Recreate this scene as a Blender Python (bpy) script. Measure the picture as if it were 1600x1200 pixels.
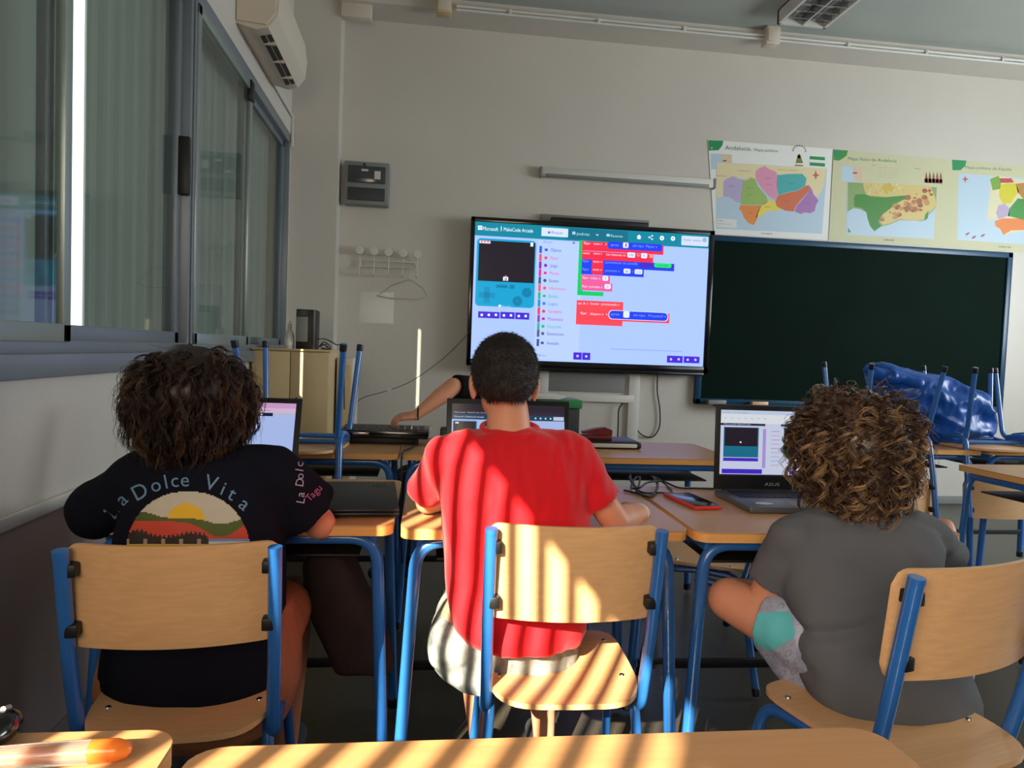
import bpy, bmesh, math, random
from math import sin, cos, pi, radians, sqrt
from mathutils import Vector, Matrix, noise
from mathutils.bvhtree import BVHTree
for o in list(bpy.data.objects): bpy.data.objects.remove(o)
random.seed(7)
scn = bpy.context.scene
COL = scn.collection
V = Vector

# ---------------------------------------------------------------- camera, world, sun, exposure
H = 1.18
YAW, PIT, ROL, FPX = radians(7.156), radians(2.6165), radians(2.1236), 1113.5
F = V((sin(YAW)*cos(PIT), cos(YAW)*cos(PIT), -sin(PIT)))
R0 = V((cos(YAW), -sin(YAW), 0)); U0 = R0.cross(F)
RR = R0*cos(ROL) + U0*sin(ROL); UU = U0*cos(ROL) - R0*sin(ROL)
EYE = V((0, 0, H))
cd = bpy.data.cameras.new('camera'); cam = bpy.data.objects.new('camera', cd); COL.objects.link(cam)
cd.sensor_fit = 'HORIZONTAL'; cd.sensor_width = 36; cd.lens = 36*FPX/1600; cd.clip_start = 0.02; cd.clip_end = 200
cam.matrix_world = Matrix(((RR.x, UU.x, -F.x, 0), (RR.y, UU.y, -F.y, 0), (RR.z, UU.z, -F.z, H), (0, 0, 0, 1)))
scn.camera = cam
def P(x, y, X=None, Y=None, Z=None):
    "point of the photograph's sight line on a real plane of the room"
    d = F + RR*((x-800)/FPX) - UU*((y-600)/FPX)
    t = Y/d.y if Y is not None else ((Z-H)/d.z if Z is not None else X/d.x)
    return EYE + d*t
w = bpy.data.worlds.new('world'); scn.world = w; w.use_nodes = True
bg = w.node_tree.nodes['Background']; bg.inputs[0].default_value = (0.84, 0.93, 1.0, 1); bg.inputs[1].default_value = 3.2
scn.view_settings.view_transform = 'Standard'; scn.view_settings.look = 'None'
scn.view_settings.gamma = 1; scn.view_settings.use_curve_mapping = False
scn.view_settings.exposure = 0.0
SUN_AZ, SUN_EL = radians(26.5), radians(27.5)
sd = bpy.data.lights.new('sun', 'SUN'); sd.energy = 24.0; sd.angle = radians(0.45); sd.color = (1.0, 0.86, 0.66)
so = bpy.data.objects.new('sun', sd); COL.objects.link(so)
so.rotation_euler = V((sin(SUN_AZ)*cos(SUN_EL), cos(SUN_AZ)*cos(SUN_EL), -sin(SUN_EL))).to_track_quat('-Z', 'Y').to_euler()
def area(name, loc, aim, sx, sy, power, color):
    l = bpy.data.lights.new(name, 'AREA'); l.shape = 'RECTANGLE'; l.size = sx; l.size_y = sy; l.energy = power; l.color = color
    o = bpy.data.objects.new(name, l); COL.objects.link(o); o.location = loc
    o.rotation_euler = (V(aim)-V(loc)).to_track_quat('-Z', 'Y').to_euler(); return o
# daylight entering through the windows of the right-hand wall and the blinds behind the camera
area('daylight_right_windows', (6.35, 3.0, 2.0), (2.0, 4.9, 1.9), 2.6, 1.4, 142, (0.88, 0.97, 1.0))
area('daylight_rear_window', (-0.85, -1.2, 1.75), (2.0, 3.2, 1.2), 2.4, 1.1, 66, (1.0, 0.82, 0.64))

# ---------------------------------------------------------------- helpers
def lin(c):
    c = c/255.0
    return c/12.92 if c <= 0.04045 else ((c+0.055)/1.055)**2.4
def rgb(r, g, b): return (lin(r), lin(g), lin(b), 1)
MATS = {}
def mat(name, col, rough=0.5, metal=0.0, spec=0.5, var=0.0, vscale=12, bump=0.0, bscale=80, stretch=None, emit=None, estr=1.0,
        alpha=1.0, trans=0.0, coat=0.0, sss=0.0, sheen=0.0, col2=None, island=0.0):
    m = bpy.data.materials.new(name); m.use_nodes = True; MATS[name] = m
    nt = m.node_tree; N = nt.nodes; L = nt.links; b = N['Principled BSDF']
    b.inputs['Roughness'].default_value = rough; b.inputs['Metallic'].default_value = metal
    b.inputs['Specular IOR Level'].default_value = spec; b.inputs['Alpha'].default_value = alpha
    b.inputs['Transmission Weight'].default_value = trans; b.inputs['Coat Weight'].default_value = coat
    b.inputs['Sheen Weight'].default_value = sheen
    if sss: b.inputs['Subsurface Weight'].default_value = sss; b.inputs['Subsurface Radius'].default_value = (0.012, 0.005, 0.003); b.inputs['Subsurface Scale'].default_value = 1
    b.inputs['Base Color'].default_value = col
    if var or col2 or bump:
        tc = N.new('ShaderNodeTexCoord'); mp = N.new('ShaderNodeMapping'); L.new(tc.outputs['Object'], mp.inputs[0])
        if stretch: mp.inputs['Scale'].default_value = stretch
    if var or col2:
        nz = N.new('ShaderNodeTexNoise'); nz.inputs['Scale'].default_value = vscale; nz.inputs['Detail'].default_value = 5
        L.new(mp.outputs[0], nz.inputs['Vector'])
        cr = N.new('ShaderNodeValToRGB'); L.new(nz.outputs['Fac'], cr.inputs[0])
        c2 = col2 if col2 else tuple(max(0, c*(1-var)) for c in col[:3])+(1,)
        c1 = col if col2 else tuple(min(1, c*(1+var)) for c in col[:3])+(1,)
        cr.color_ramp.elements[0].position = 0.3; cr.color_ramp.elements[1].position = 0.7
        cr.color_ramp.elements[0].color = c2; cr.color_ramp.elements[1].color = c1
        L.new(cr.outputs[0], b.inputs['Base Color'])
        if island:
            geo = N.new('ShaderNodeAttribute'); geo.attribute_name = 'tone'; hs = N.new('ShaderNodeMixRGB'); hs.blend_type = 'MIX'
            mr = N.new('ShaderNodeMapRange'); mr.inputs['From Min'].default_value = 0.35; mr.inputs['To Max'].default_value = island
            L.new(geo.outputs['Fac'], mr.inputs[0]); L.new(mr.outputs[0], hs.inputs[0])
            L.new(cr.outputs[0], hs.inputs[1]); hs.inputs[2].default_value = rgb(204, 162, 112)
            L.new(hs.outputs[0], b.inputs['Base Color'])
    if bump:
        n2 = N.new('ShaderNodeTexNoise'); n2.inputs['Scale'].default_value = bscale; n2.inputs['Detail'].default_value = 3
        L.new(mp.outputs[0], n2.inputs['Vector']); bp = N.new('ShaderNodeBump'); bp.inputs['Strength'].default_value = bump
        bp.inputs['Distance'].default_value = 0.01
        L.new(n2.outputs['Fac'], bp.inputs['Height']); L.new(bp.outputs[0], b.inputs['Normal'])
    if emit:
        b.inputs['Emission Color'].default_value = emit; b.inputs['Emission Strength'].default_value = estr
    return m
def mat_print(name, rough=0.6, estr=0.0):
    "flat print or lit screen whose colours come from the face colours of the mesh"
    m = bpy.data.materials.new(name); m.use_nodes = True; MATS[name] = m; nt = m.node_tree; b = nt.nodes['Principled BSDF']
    a = nt.nodes.new('ShaderNodeAttribute'); a.attribute_name = 'Col'; b.inputs['Roughness'].default_value = rough
    if estr:
        b.inputs['Base Color'].default_value = (0.01, 0.01, 0.01, 1); nt.links.new(a.outputs['Color'], b.inputs['Emission Color']); b.inputs['Emission Strength'].default_value = estr
    else: nt.links.new(a.outputs['Color'], b.inputs['Base Color'])
    return m

def wm(o):
    m = o.matrix_basis.copy()
    return wm(o.parent) @ o.matrix_parent_inverse @ m if o.parent else m
def attach(o, parent):
    o.parent = parent; o.matrix_parent_inverse = wm(parent).inverted()
def finish(me, sharp=35, smooth=True):
    if smooth:
        me.shade_smooth(); me.set_sharp_from_angle(angle=radians(sharp))
def link(name, me, m, parent=None):
    o = bpy.data.objects.new(name, me); COL.objects.link(o)
    if m is not None: me.materials.append(MATS[m] if isinstance(m, str) else m)
    if parent is not None: attach(o, parent)
    return o
def tag(o, label=None, cat=None, group=None, kind=None):
    if label: o['label'] = label
    if cat: o['category'] = cat
    if group: o['group'] = group
    if kind: o['kind'] = kind
    return o
def thing(name, loc, label, cat, group=None, rz=0.0):
    o = bpy.data.objects.new(name, None); COL.objects.link(o); o.location = loc; o.rotation_euler.z = rz
    o.empty_display_size = 0.1
    return tag(o, label, cat, group)
def copy_tree(o, parent=None):
    c = o.copy(); COL.objects.link(c)
    if parent is not None: c.parent = parent
    for ch in o.children: copy_tree(ch, c)
    return c

class MB:
    def __init__(s): s.v = []; s.f = []; s.c = []
    def add(s, vs, fs, col=None):
        n = len(s.v); s.v += [tuple(v) for v in vs]; s.f += [tuple(i+n for i in f) for f in fs]; s.c += [col]*len(fs); return s
    def box(s, a, b, bev=0.0):
        a, b = V(a), V(b); lo = V((min(a.x, b.x), min(a.y, b.y), min(a.z, b.z))); hi = V((max(a.x, b.x), max(a.y, b.y), max(a.z, b.z)))
        if bev:
            bm = bmesh.new(); bmesh.ops.create_cube(bm, size=1)
            for v in bm.verts: v.co = V(((lo.x+hi.x)/2+v.co.x*(hi.x-lo.x), (lo.y+hi.y)/2+v.co.y*(hi.y-lo.y), (lo.z+hi.z)/2+v.co.z*(hi.z-lo.z)))
            bmesh.ops.bevel(bm, geom=bm.edges[:], offset=bev, segments=2, affect='EDGES', profile=0.5)
            bm.verts.index_update(); s.add([v.co for v in bm.verts], [[v.index for v in f.verts] for f in bm.faces]); bm.free(); return s
        vs = [(x, y, z) for z in (lo.z, hi.z) for y in (lo.y, hi.y) for x in (lo.x, hi.x)]
        return s.add(vs, [(0, 2, 3, 1), (4, 5, 7, 6), (0, 1, 5, 4), (2, 6, 7, 3), (0, 4, 6, 2), (1, 3, 7, 5)])
    def xbox(s, M, size, bev=0.0):
        t = MB().box((-size[0]/2, -size[1]/2, -size[2]/2), (size[0]/2, size[1]/2, size[2]/2), bev)
        return s.add([M @ V(v) for v in t.v], t.f)
    def tube(s, pts, r, seg=10, caps=True, closed=False):
        pts = [V(p) for p in pts]; n = len(pts); rad = r if isinstance(r, (list, tuple)) else [r]*n
        up = None; rings = []
        for i, p in enumerate(pts):
            a = pts[(i-1) % n] if (closed or i > 0) else p; b = pts[(i+1) % n] if (closed or i < n-1) else p
            d = (b-a)
            if d.length < 1e-9: d = V((0, 0, 1))
            d.normalize()
            if up is None:
                up = V((0, 0, 1)) if abs(d.z) < 0.9 else V((1, 0, 0))
            e = d.cross(up)
            if e.length < 1e-6: e = d.orthogonal()
            e.normalize(); up = e.cross(d).normalized()
            rings.append([p + (e*cos(2*pi*k/seg) + up*sin(2*pi*k/seg))*rad[i] for k in range(seg)])
        vs = [q for rg in rings for q in rg]; fs = []
        m = n if closed else n-1
        for i in range(m):
            j = (i+1) % n
            for k in range(seg): fs.append((i*seg+k, i*seg+(k+1) % seg, j*seg+(k+1) % seg, j*seg+k))
        if caps and not closed: fs.append(tuple(range(seg))[::-1]); fs.append(tuple((n-1)*seg+k for k in range(seg)))
        return s.add(vs, fs)
    def prism(s, pts, axis, a, b):
        "outline pts (2D) extruded along axis from a to b"
        def m3(p, t): return {'x': (t, p[0], p[1]), 'y': (p[0], t, p[1]), 'z': (p[0], p[1], t)}[axis]
        n = len(pts); vs = [m3(p, a) for p in pts]+[m3(p, b) for p in pts]
        return s.add(vs, [tuple(range(n))[::-1], tuple(range(n, 2*n))]+[(i, (i+1) % n, n+(i+1) % n, n+i) for i in range(n)])
    def lathe(s, prof, c=(0, 0, 0), seg=24, M=None):
        c = V(c); vs = []
        for r, z in prof: vs += [V((r*cos(2*pi*k/seg), r*sin(2*pi*k/seg), z)) for k in range(seg)]
        vs = [(M @ v if M else v)+c for v in vs]; fs = []
        for i in range(len(prof)-1):
            for k in range(seg): fs.append((i*seg+k, i*seg+(k+1) % seg, (i+1)*seg+(k+1) % seg, (i+1)*seg+k))
        fs.append(tuple(range(seg))[::-1]); fs.append(tuple((len(prof)-1)*seg+k for k in range(seg)))
        return s.add(vs, fs)
    def ell(s, c, r, M=None, seg=20, rings=12):
        c = V(c); vs = [V((0, 0, -r[2]))]; fs = []
        for i in range(1, rings):
            t = pi*i/rings
            vs += [V((r[0]*sin(t)*cos(2*pi*k/seg), r[1]*sin(t)*sin(2*pi*k/seg), -r[2]*cos(t))) for k in range(seg)]
        vs.append(V((0, 0, r[2])))
        for k in range(seg): fs.append((0, 1+(k+1) % seg, 1+k))
        for i in range(rings-2):
            for k in range(seg): fs.append((1+i*seg+k, 1+i*seg+(k+1) % seg, 1+(i+1)*seg+(k+1) % seg, 1+(i+1)*seg+k))
        t = len(vs)-1
        for k in range(seg): fs.append((t, 1+(rings-2)*seg+k, 1+(rings-2)*seg+(k+1) % seg))
        return s.add([(M @ v if M else v)+c for v in vs], fs)
    def cap(s, p0, r0, p1, r1, seg=20, flat0=False, flat1=False):
        p0, p1 = V(p0), V(p1); d = (p1-p0); L = max(d.length, 1e-6); d.normalize(); pts = []; rad = []
        if not flat0:
            for a in (-88, -66, -44, -22): pts.append(p0+d*(r0*sin(radians(a)))); rad.append(r0*cos(radians(a)))
        pts.append(p0); rad.append(r0); pts.append(p1); rad.append(r1)
        if not flat1:
            for a in (22, 44, 66, 88): pts.append(p1+d*(r1*sin(radians(a)))); rad.append(r1*cos(radians(a)))
        return s.tube(pts, rad, seg)
    def loft(s, secs, seg=36):
        "secs: (centre, half width, half depth, exponent, yaw)"
        rings = []
        for c, hw, hd, e, yw in secs:
            c = V(c); M = Matrix.Rotation(yw, 3, 'Z'); rg = []
            for k in range(seg):
                t = 2*pi*k/seg; cx, sx = cos(t), sin(t)
                rg.append(c + M @ V((hw*math.copysign(abs(cx)**(2/e), cx), hd*math.copysign(abs(sx)**(2/e), sx), 0)))
            rings.append(rg)
        n = len(rings); vs = [v for r in rings for v in r]; fs = []
        for i in range(n-1):
            for k in range(seg): fs.append((i*seg+k, i*seg+(k+1) % seg, (i+1)*seg+(k+1) % seg, (i+1)*seg+k))
        fs.append(tuple(range(seg))[::-1]); fs.append(tuple((n-1)*seg+k for k in range(seg)))
        return s.add(vs, fs)
    def mesh(s, name='mesh'):
        me = bpy.data.meshes.new(name); me.from_pydata(s.v, [], s.f); me.update()
        bm = bmesh.new(); bm.from_mesh(me); bmesh.ops.recalc_face_normals(bm, faces=bm.faces); bm.to_mesh(me); bm.free()
        return me
    def build(s, name, m, parent=None, sharp=35, smooth=True):
        me = s.mesh(name); finish(me, sharp, smooth); return link(name, me, m, parent)

def arc(p0, corner, p1, r, n=6):
    "polyline p0 -> corner -> p1 with the corner rounded"
    p0, c, p1 = V(p0), V(corner), V(p1); a = (p0-c).normalized(); b = (p1-c).normalized()
    out = []
    for i in range(n+1):
        t = i/n; out.append((c+a*r)*(1-t)**2 + c*2*t*(1-t) + (c+b*r)*t*t)
    return out
def path(pts, r=0.04, n=6):
    pts = [V(p) for p in pts]; out = [pts[0]]
    for i in range(1, len(pts)-1): out += arc(pts[i-1], pts[i], pts[i+1], min(r, (pts[i]-pts[i-1]).length*0.49, (pts[i+1]-pts[i]).length*0.49), n)
    return out+[pts[-1]]
def spline(pts, n=8):
    pts = [V(p) for p in pts]; q = [pts[0]]+pts+[pts[-1]]; out = []
    for i in range(1, len(q)-2):
        for k in range(n):
            t = k/n; a, b, c, d = q[i-1], q[i], q[i+1], q[i+2]
            out.append(0.5*((2*b)+(c-a)*t+(2*a-5*b+4*c-d)*t*t+(-a+3*b-3*c+d)*t**3))
    return out+[pts[-1]]
def rrect(x0, y0, x1, y1, r, n=5):
    out = []
    for cx, cy, a in ((x1-r, y1-r, 0), (x0+r, y1-r, 90), (x0+r, y0+r, 180), (x1-r, y0+r, 270)):
        for i in range(n+1): t = radians(a+90*i/n); out.append((cx+r*cos(t), cy+r*sin(t)))
    return out

def remesh(name, mb, m, parent, voxel=0.006, smooth=6, disp=None, sharp=180):
    me = mb.mesh('raw'); o = bpy.data.objects.new('raw', me); COL.objects.link(o)
    a = o.modifiers.new('r', 'REMESH'); a.mode = 'VOXEL'; a.voxel_size = voxel
    b = o.modifiers.new('s', 'SMOOTH'); b.factor = 0.5; b.iterations = smooth
    dg = bpy.context.evaluated_depsgraph_get(); nm = bpy.data.meshes.new_from_object(o.evaluated_get(dg)); nm.name = name
    bpy.data.objects.remove(o); bpy.data.meshes.remove(me)
    if disp:
        vs = [v.co.copy() for v in nm.vertices]; ns = [V(n.vector) for n in nm.vertex_normals]
        nm.vertices.foreach_set('co', [c for p, n in zip(vs, ns) for c in (p+n*disp(p))]); nm.update()
    nm.materials.clear(); nm.shade_smooth()
    return link(name, nm, m, parent)

_tc = {}
def text2d(body):
    "outline of a line of text as 2D vertices and faces; height of capitals about 0.7"
    if body in _tc: return _tc[body]
    c = bpy.data.curves.new('t', 'FONT'); c.body = body; c.size = 1; c.resolution_u = 3
    o = bpy.data.objects.new('t', c); COL.objects.link(o); bpy.context.view_layer.update()
    me = bpy.data.meshes.new_from_object(o.evaluated_get(bpy.context.evaluated_depsgraph_get()))
    vs = [(v.co.x, v.co.y) for v in me.vertices]; fs = [tuple(p.vertices) for p in me.polygons]
    bpy.data.objects.remove(o); bpy.data.meshes.remove(me); _tc[body] = (vs, fs); return _tc[body]

class Decal:
    "flat coloured shapes stacked a hair apart on a plane: origin O, right A, up B, out N"
    def __init__(s, O, A, B, N, step=0.00025): s.O, s.A, s.B, s.N = V(O), V(A), V(B), V(N); s.mb = MB(); s.k = 0; s.step = step
    def pt(s, u, v): return s.O+s.A*u+s.B*v+s.N*(s.k*s.step)
    def poly(s, pts, col): s.mb.add([s.pt(*p) for p in pts], [tuple(range(len(pts)))], col); return s
    def rect(s, x0, y0, x1, y1, col, r=0):
        pts = rrect(min(x0, x1), min(y0, y1), max(x0, x1), max(y0, y1), r) if r else [(x0, y0), (x1, y0), (x1, y1), (x0, y1)]
        return s.poly(pts, col)
    def disc(s, x, y, r, col, ry=None, n=16): return s.poly([(x+r*cos(2*pi*k/n), y+(ry or r)*sin(2*pi*k/n)) for k in range(n)], col)
    def text(s, body, x, y, h, col, w=None, tilt=0.0):
        vs, fs = text2d(body)
        if not vs: return s
        sc = h/0.7; x1 = max(v[0] for v in vs); x0 = min(v[0] for v in vs); sx = (w/(x1-x0) if w else sc)
        s.mb.add([s.pt(x+(a-x0)*sx, y+b*sc+tilt*(a-x0)*sx) for a, b in vs], fs, col); return s
    def lay(s): s.k += 1; return s
    def build(s, name, m, parent):
        me = bpy.data.meshes.new(name); me.from_pydata(s.mb.v, [], s.mb.f); me.update()
        ca = me.color_attributes.new('Col', 'FLOAT_COLOR', 'CORNER')
        for p in me.polygons:
            c = s.mb.c[p.index]
            for li in p.loop_indices: ca.data[li].color = c
        return link(name, me, m, parent)

# ---------------------------------------------------------------- materials
mat('wall_paint', rgb(200, 194, 184), 0.42, spec=0.45, var=0.03, vscale=1.5, bump=0.12, bscale=60)
mat('ceiling_paint', rgb(172, 176, 170), 0.8, spec=0.2, var=0.03, vscale=3)
mat('lower_paint', rgb(158, 146, 144), 0.35, spec=0.5, var=0.04, vscale=2)
mat('terrazzo', rgb(76, 72, 63), 0.3, spec=0.2, var=0.0, vscale=140, col2=rgb(56, 52, 45))
mat('aluminium', rgb(120, 127, 134), 0.4, metal=0.25, spec=0.5, var=0.04, vscale=4)
mat('aluminium_light', rgb(150, 162, 158), 0.35, metal=0.5)
mat('black_plastic', rgb(22, 22, 24), 0.45, spec=0.4)
mat('black_gloss', rgb(12, 12, 14), 0.15, spec=0.6)
mat('dark_grey_plastic', rgb(56, 57, 60), 0.5)
mat('grey_plastic', rgb(128, 129, 127), 0.5)
mat('white_plastic', rgb(206, 204, 196), 0.45)
mat('cream_plastic', rgb(205, 194, 176), 0.45)
mat('beige_steel', rgb(198, 174, 130), 0.4, spec=0.4, var=0.03)
mat('blue_tube', rgb(40, 104, 178), 0.28, spec=0.6, coat=0.3, var=0.06, vscale=20)
mat('black_tube', rgb(24, 24, 28), 0.4)
mat('beech', rgb(226, 176, 124), 0.38, spec=0.45, var=0.07, vscale=9, stretch=(1.2, 14, 14), coat=0.15)
mat('desk_top', rgb(194, 144, 96), 0.38, spec=0.35, var=0.06, vscale=6, stretch=(1.0, 16, 16), coat=0.05)
mat('beech_edge', rgb(228, 168, 96), 0.4, var=0.06, vscale=10, stretch=(1, 20, 20))
mat('steel', rgb(170, 170, 168), 0.25, metal=1.0)
mat('board_green', rgb(7, 25, 19), 0.7, spec=0.05, var=0.12, vscale=2.5, bump=0.03, bscale=40)
mat('board_frame', rgb(12, 62, 92), 0.35, spec=0.5)
mat('paper', rgb(225, 225, 220), 0.6)
mat('skin', rgb(214, 148, 116), 0.5, spec=0.35, sss=0.12, var=0.04, vscale=14, bump=0.05, bscale=200)
mat('skin_dark', rgb(168, 112, 84), 0.5, spec=0.35, sss=0.1, var=0.05, vscale=14)
mat('shirt_red', rgb(214, 22, 34), 0.75, spec=0.2, var=0.05, vscale=10, bump=0.15, bscale=500, sheen=0.2)
mat('shirt_navy', rgb(22, 23, 34), 0.9, spec=0.1, var=0.1, vscale=8, bump=0.15, bscale=500)
mat('shirt_grey', rgb(98, 99, 103), 0.9, spec=0.1, var=0.08, vscale=6, bump=0.18, bscale=450)
mat('shirt_black', rgb(24, 20, 22), 0.9, spec=0.1)
mat('shorts_tan', rgb(180, 120, 84), 0.85, spec=0.15, var=0.1, vscale=10, bump=0.2, bscale=200)
mat('shorts_camo', rgb(170, 176, 170), 0.8, spec=0.2, col2=rgb(92, 98, 98), vscale=22)
mat('shorts_swirl', rgb(186, 190, 206), 0.8, spec=0.2, col2=rgb(146, 152, 172), vscale=30)
mat('turquoise_print', rgb(92, 200, 200), 0.8, spec=0.2, var=0.04)
mat('trousers_dark', rgb(34, 34, 40), 0.85)
mat('shoe', rgb(60, 62, 70), 0.6)
mat('hair_black', rgb(34, 26, 24), 0.5, spec=0.4, var=0.3, vscale=60, bump=0.5, bscale=260)
mat('hair_dark', rgb(40, 24, 17), 0.42, spec=0.5, var=0.25, vscale=40, island=0.22)
mat('hair_brown', rgb(66, 43, 28), 0.36, spec=0.7, var=0.3, vscale=40, island=1.0)
mat('eye_white', rgb(230, 228, 222), 0.3); mat('iris', rgb(40, 25, 18), 0.2); mat('lip', rgb(170, 92, 80), 0.5)
mat('blue_bag', rgb(8, 76, 160), 0.34, spec=0.4, trans=0.0, var=0.15, vscale=9)
mat('phone_red', rgb(206, 52, 50), 0.4); mat('cable', rgb(26, 24, 26), 0.5)
mat('laptop_grey', rgb(98, 102, 106), 0.35, metal=0.4)
mat('key_black', rgb(16, 16, 18), 0.5)
mat('green_folder', rgb(44, 132, 78), 0.5); mat('dark_red', rgb(110, 26, 30), 0.45)
mat('bag_dark', rgb(46, 28, 28), 0.8, var=0.2, vscale=12, bump=0.2, bscale=150)
mat('orange_plastic', rgb(236, 140, 52), 0.2, trans=0.5, spec=0.6)
mat('clear_plastic', rgb(240, 232, 220), 0.08, trans=0.85, spec=0.6)
mat('reflector', rgb(205, 205, 205), 0.18, metal=1.0); mat('lamp_tube', rgb(225, 228, 225), 0.3)
mat('sheet_plastic', rgb(225, 228, 228), 0.15, alpha=0.28)
mat('blind_fabric', rgb(150, 168, 156), 0.7, spec=0.3, var=0.05, vscale=3, stretch=(1, 22, 0.4))
mat('dark_lens', rgb(70, 74, 76), 0.12, spec=0.6, alpha=0.75)
mat_print('print_matt', 0.7); mat_print('screen_tv', 0.2, 1.25); mat_print('screen_laptop', 0.25, 0.85); mat_print('poster_print', 0.45)
# window glass: clear with true reflections
g = bpy.data.materials.new('glass'); g.use_nodes = True; MATS['glass'] = g; nt = g.node_tree; nt.nodes.remove(nt.nodes['Principled BSDF'])
out = nt.nodes['Material Output']; mx = nt.nodes.new('ShaderNodeMixShader'); tr = nt.nodes.new('ShaderNodeBsdfTransparent'); gl = nt.nodes.new('ShaderNodeBsdfGlossy')
fr = nt.nodes.new('ShaderNodeFresnel'); fr.inputs[0].default_value = 1.52; gl.inputs['Roughness'].default_value = 0.04; tr.inputs[0].default_value = (0.88, 0.925, 0.91, 1)
gm = nt.nodes.new('ShaderNodeNewGeometry'); mt = nt.nodes.new('ShaderNodeMath'); mt.operation = 'SUBTRACT'; mt.use_clamp = True
nt.links.new(fr.outputs[0], mt.inputs[0]); nt.links.new(gm.outputs['Backfacing'], mt.inputs[1]); nt.links.new(mt.outputs[0], mx.inputs[0]); nt.links.new(tr.outputs[0], mx.inputs[1]); nt.links.new(gl.outputs[0], mx.inputs[2]); nt.links.new(mx.outputs[0], out.inputs[0])
# blind cloth lets daylight through
nt = MATS['blind_fabric'].node_tree; b = nt.nodes['Principled BSDF']; tl = nt.nodes.new('ShaderNodeBsdfTranslucent'); tl.inputs[0].default_value = (0.165, 0.178, 0.175, 1)
mx = nt.nodes.new('ShaderNodeMixShader'); mx.inputs[0].default_value = 0.75
nt.links.new(b.outputs[0], mx.inputs[1]); nt.links.new(tl.outputs[0], mx.inputs[2]); nt.links.new(mx.outputs[0], nt.nodes['Material Output'].inputs[0])

# ---------------------------------------------------------------- room
XL, XR, YB, YR, ZC = -1.0, 6.5, 5.62, -3.6, 3.72
def struct(o): o['kind'] = 'structure'; return o
T = 0.2
struct(MB().box((XL-T, YR-T, -0.1), (XR+T, YB+T, 0)).build('floor', 'terrazzo', smooth=False))
struct(MB().box((XL-T, YR-T, ZC), (XR+T, YB+T, ZC+0.15)).build('ceiling', 'ceiling_paint', smooth=False))
struct(MB().box((XL-T, YB, 0), (XR+T, YB+T, ZC)).build('wall_back', 'wall_paint', smooth=False))
struct(MB().box((XL-T, YR-T, 0), (XR+T, YR, ZC)).build('wall_rear', 'wall_paint', smooth=False))
# left wall: two window bands, sill 1.13, head 2.68 (front) ; 1.13-2.36 (behind camera)
W0, W1, WS, WH = 0.75, 5.36, 1.13, 2.68
V0, V1, VH = -3.0, -0.10, 2.50
m = MB()
m.box((XL-T, YR, 0), (XL, YB, WS)); m.box((XL-T, YR, WH), (XL, YB, ZC)); m.box((XL-T, YR, WS), (XL, V0, WH)); m.box((XL-T, V1, WS), (XL, W0, WH)); m.box((XL-T, W1, WS), (XL, YB, WH)); m.box((XL-T, V0, VH), (XL, V1, WH))
struct(m.build('wall_left', 'wall_paint', smooth=False))
m = MB()
m.box((XR, YR, 0), (XR+T, YB, 1.1)); m.box((XR, YR, 2.8), (XR+T, YB, ZC)); m.box((XR, YR, 1.1), (XR+T, -1.6, 2.8)); m.box((XR, 4.0, 1.1), (XR+T, YB, 2.8))
struct(m.build('wall_right', 'wall_paint', smooth=False))
# painted lower band and rail of the left wall
struct(MB().box((XL, YR, 0.0), (XL+0.004, 5.40, 0.70)).build('trim_1', 'lower_paint', smooth=False))
struct(MB().box((XL, YR, 0.70), (XL+0.016, 5.40, 0.735), 0.004).build('trim_2', 'white_plastic'))
struct(MB().box((XL+0.004, YR, 0.0), (XL+0.016, 5.40, 0.08), 0.003).build('baseboard_left', 'grey_plastic'))
struct(MB().box((-0.66, YB-0.012, 0.0), (XR, YB, 0.07), 0.003).build('baseboard_back', 'grey_plastic'))
# corner pillar and the shallow beam over the back wall
struct(MB().box((XL, 5.40, 0), (-0.665, YB, ZC)).build('trim_3', 'wall_paint', smooth=False))
struct(MB().box((-0.665, 5.33, ZC-0.075), (XR, YB, ZC)).build('trim_4', 'wall_paint', smooth=False))

# window frames
def sliding_window(idx, y0, y1, z0, z1, meet, gapA=None):
    s = 0.030; X0, X1 = XL-0.10, XL+0.004
    m = MB()
    m.box((X0, y0, z1-0.07), (X1, y1, z1), 0.004); m.box((X0, y0, z0-0.005), (X1, y1, z0+0.035), 0.004)
    m.box((X0, y0, z0), (X1, y0+s, z1), 0.004); m.box((X0, y1-s, z0), (X1, y1, z1), 0.004)
    fr = struct(m.build('window_%d' % idx, 'aluminium'))
    for j, (a, b, xo) in enumerate(((y0+s, meet+0.03, XL-0.005), (meet-0.03, y1-s, XL-0.045))):
        q = MB(); t = 0.042; za, zb = z0+0.03, z1-0.065
        for c in (((a, a+t), (za, zb)), ((b-t, b), (za, zb)), ((a, b), (za, za+0.05)), ((a, b), (zb-0.045, zb))):
            q.box((xo-0.014, c[0][0], c[1][0]), (xo+0.014, c[0][1], c[1][1]), 0.003)
        sa = q.build('sash', 'aluminium_light' if j == 0 else 'aluminium', fr)
        MB().box((xo-0.003, a+t-0.004, za+0.046), (xo+0.003, b-t+0.004, zb-0.041)).build('pane', 'glass', sa, smooth=False)
    return fr
fr1 = sliding_window(1, 3.22, W1, WS, WH, 4.18)
fr2 = sliding_window(2, W0, 3.20, WS, WH, 2.13)
MB().box((XL-0.033, 3.135, 1.78), (XL+0.012, 3.165, 2.02), 0.006).build('window_handle', 'black_plastic', fr2)
MB().box((XL-0.005, 4.14, WH-0.17), (XL+0.02, 4.21, WH-0.06), 0.006).build('roller_stop', 'black_plastic', fr1)
struct(MB().box((XL-0.02, W0-0.05, 1.066), (XL+0.032, W1+0.02, WS), 0.006).build('trim_5', 'aluminium'))
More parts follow.
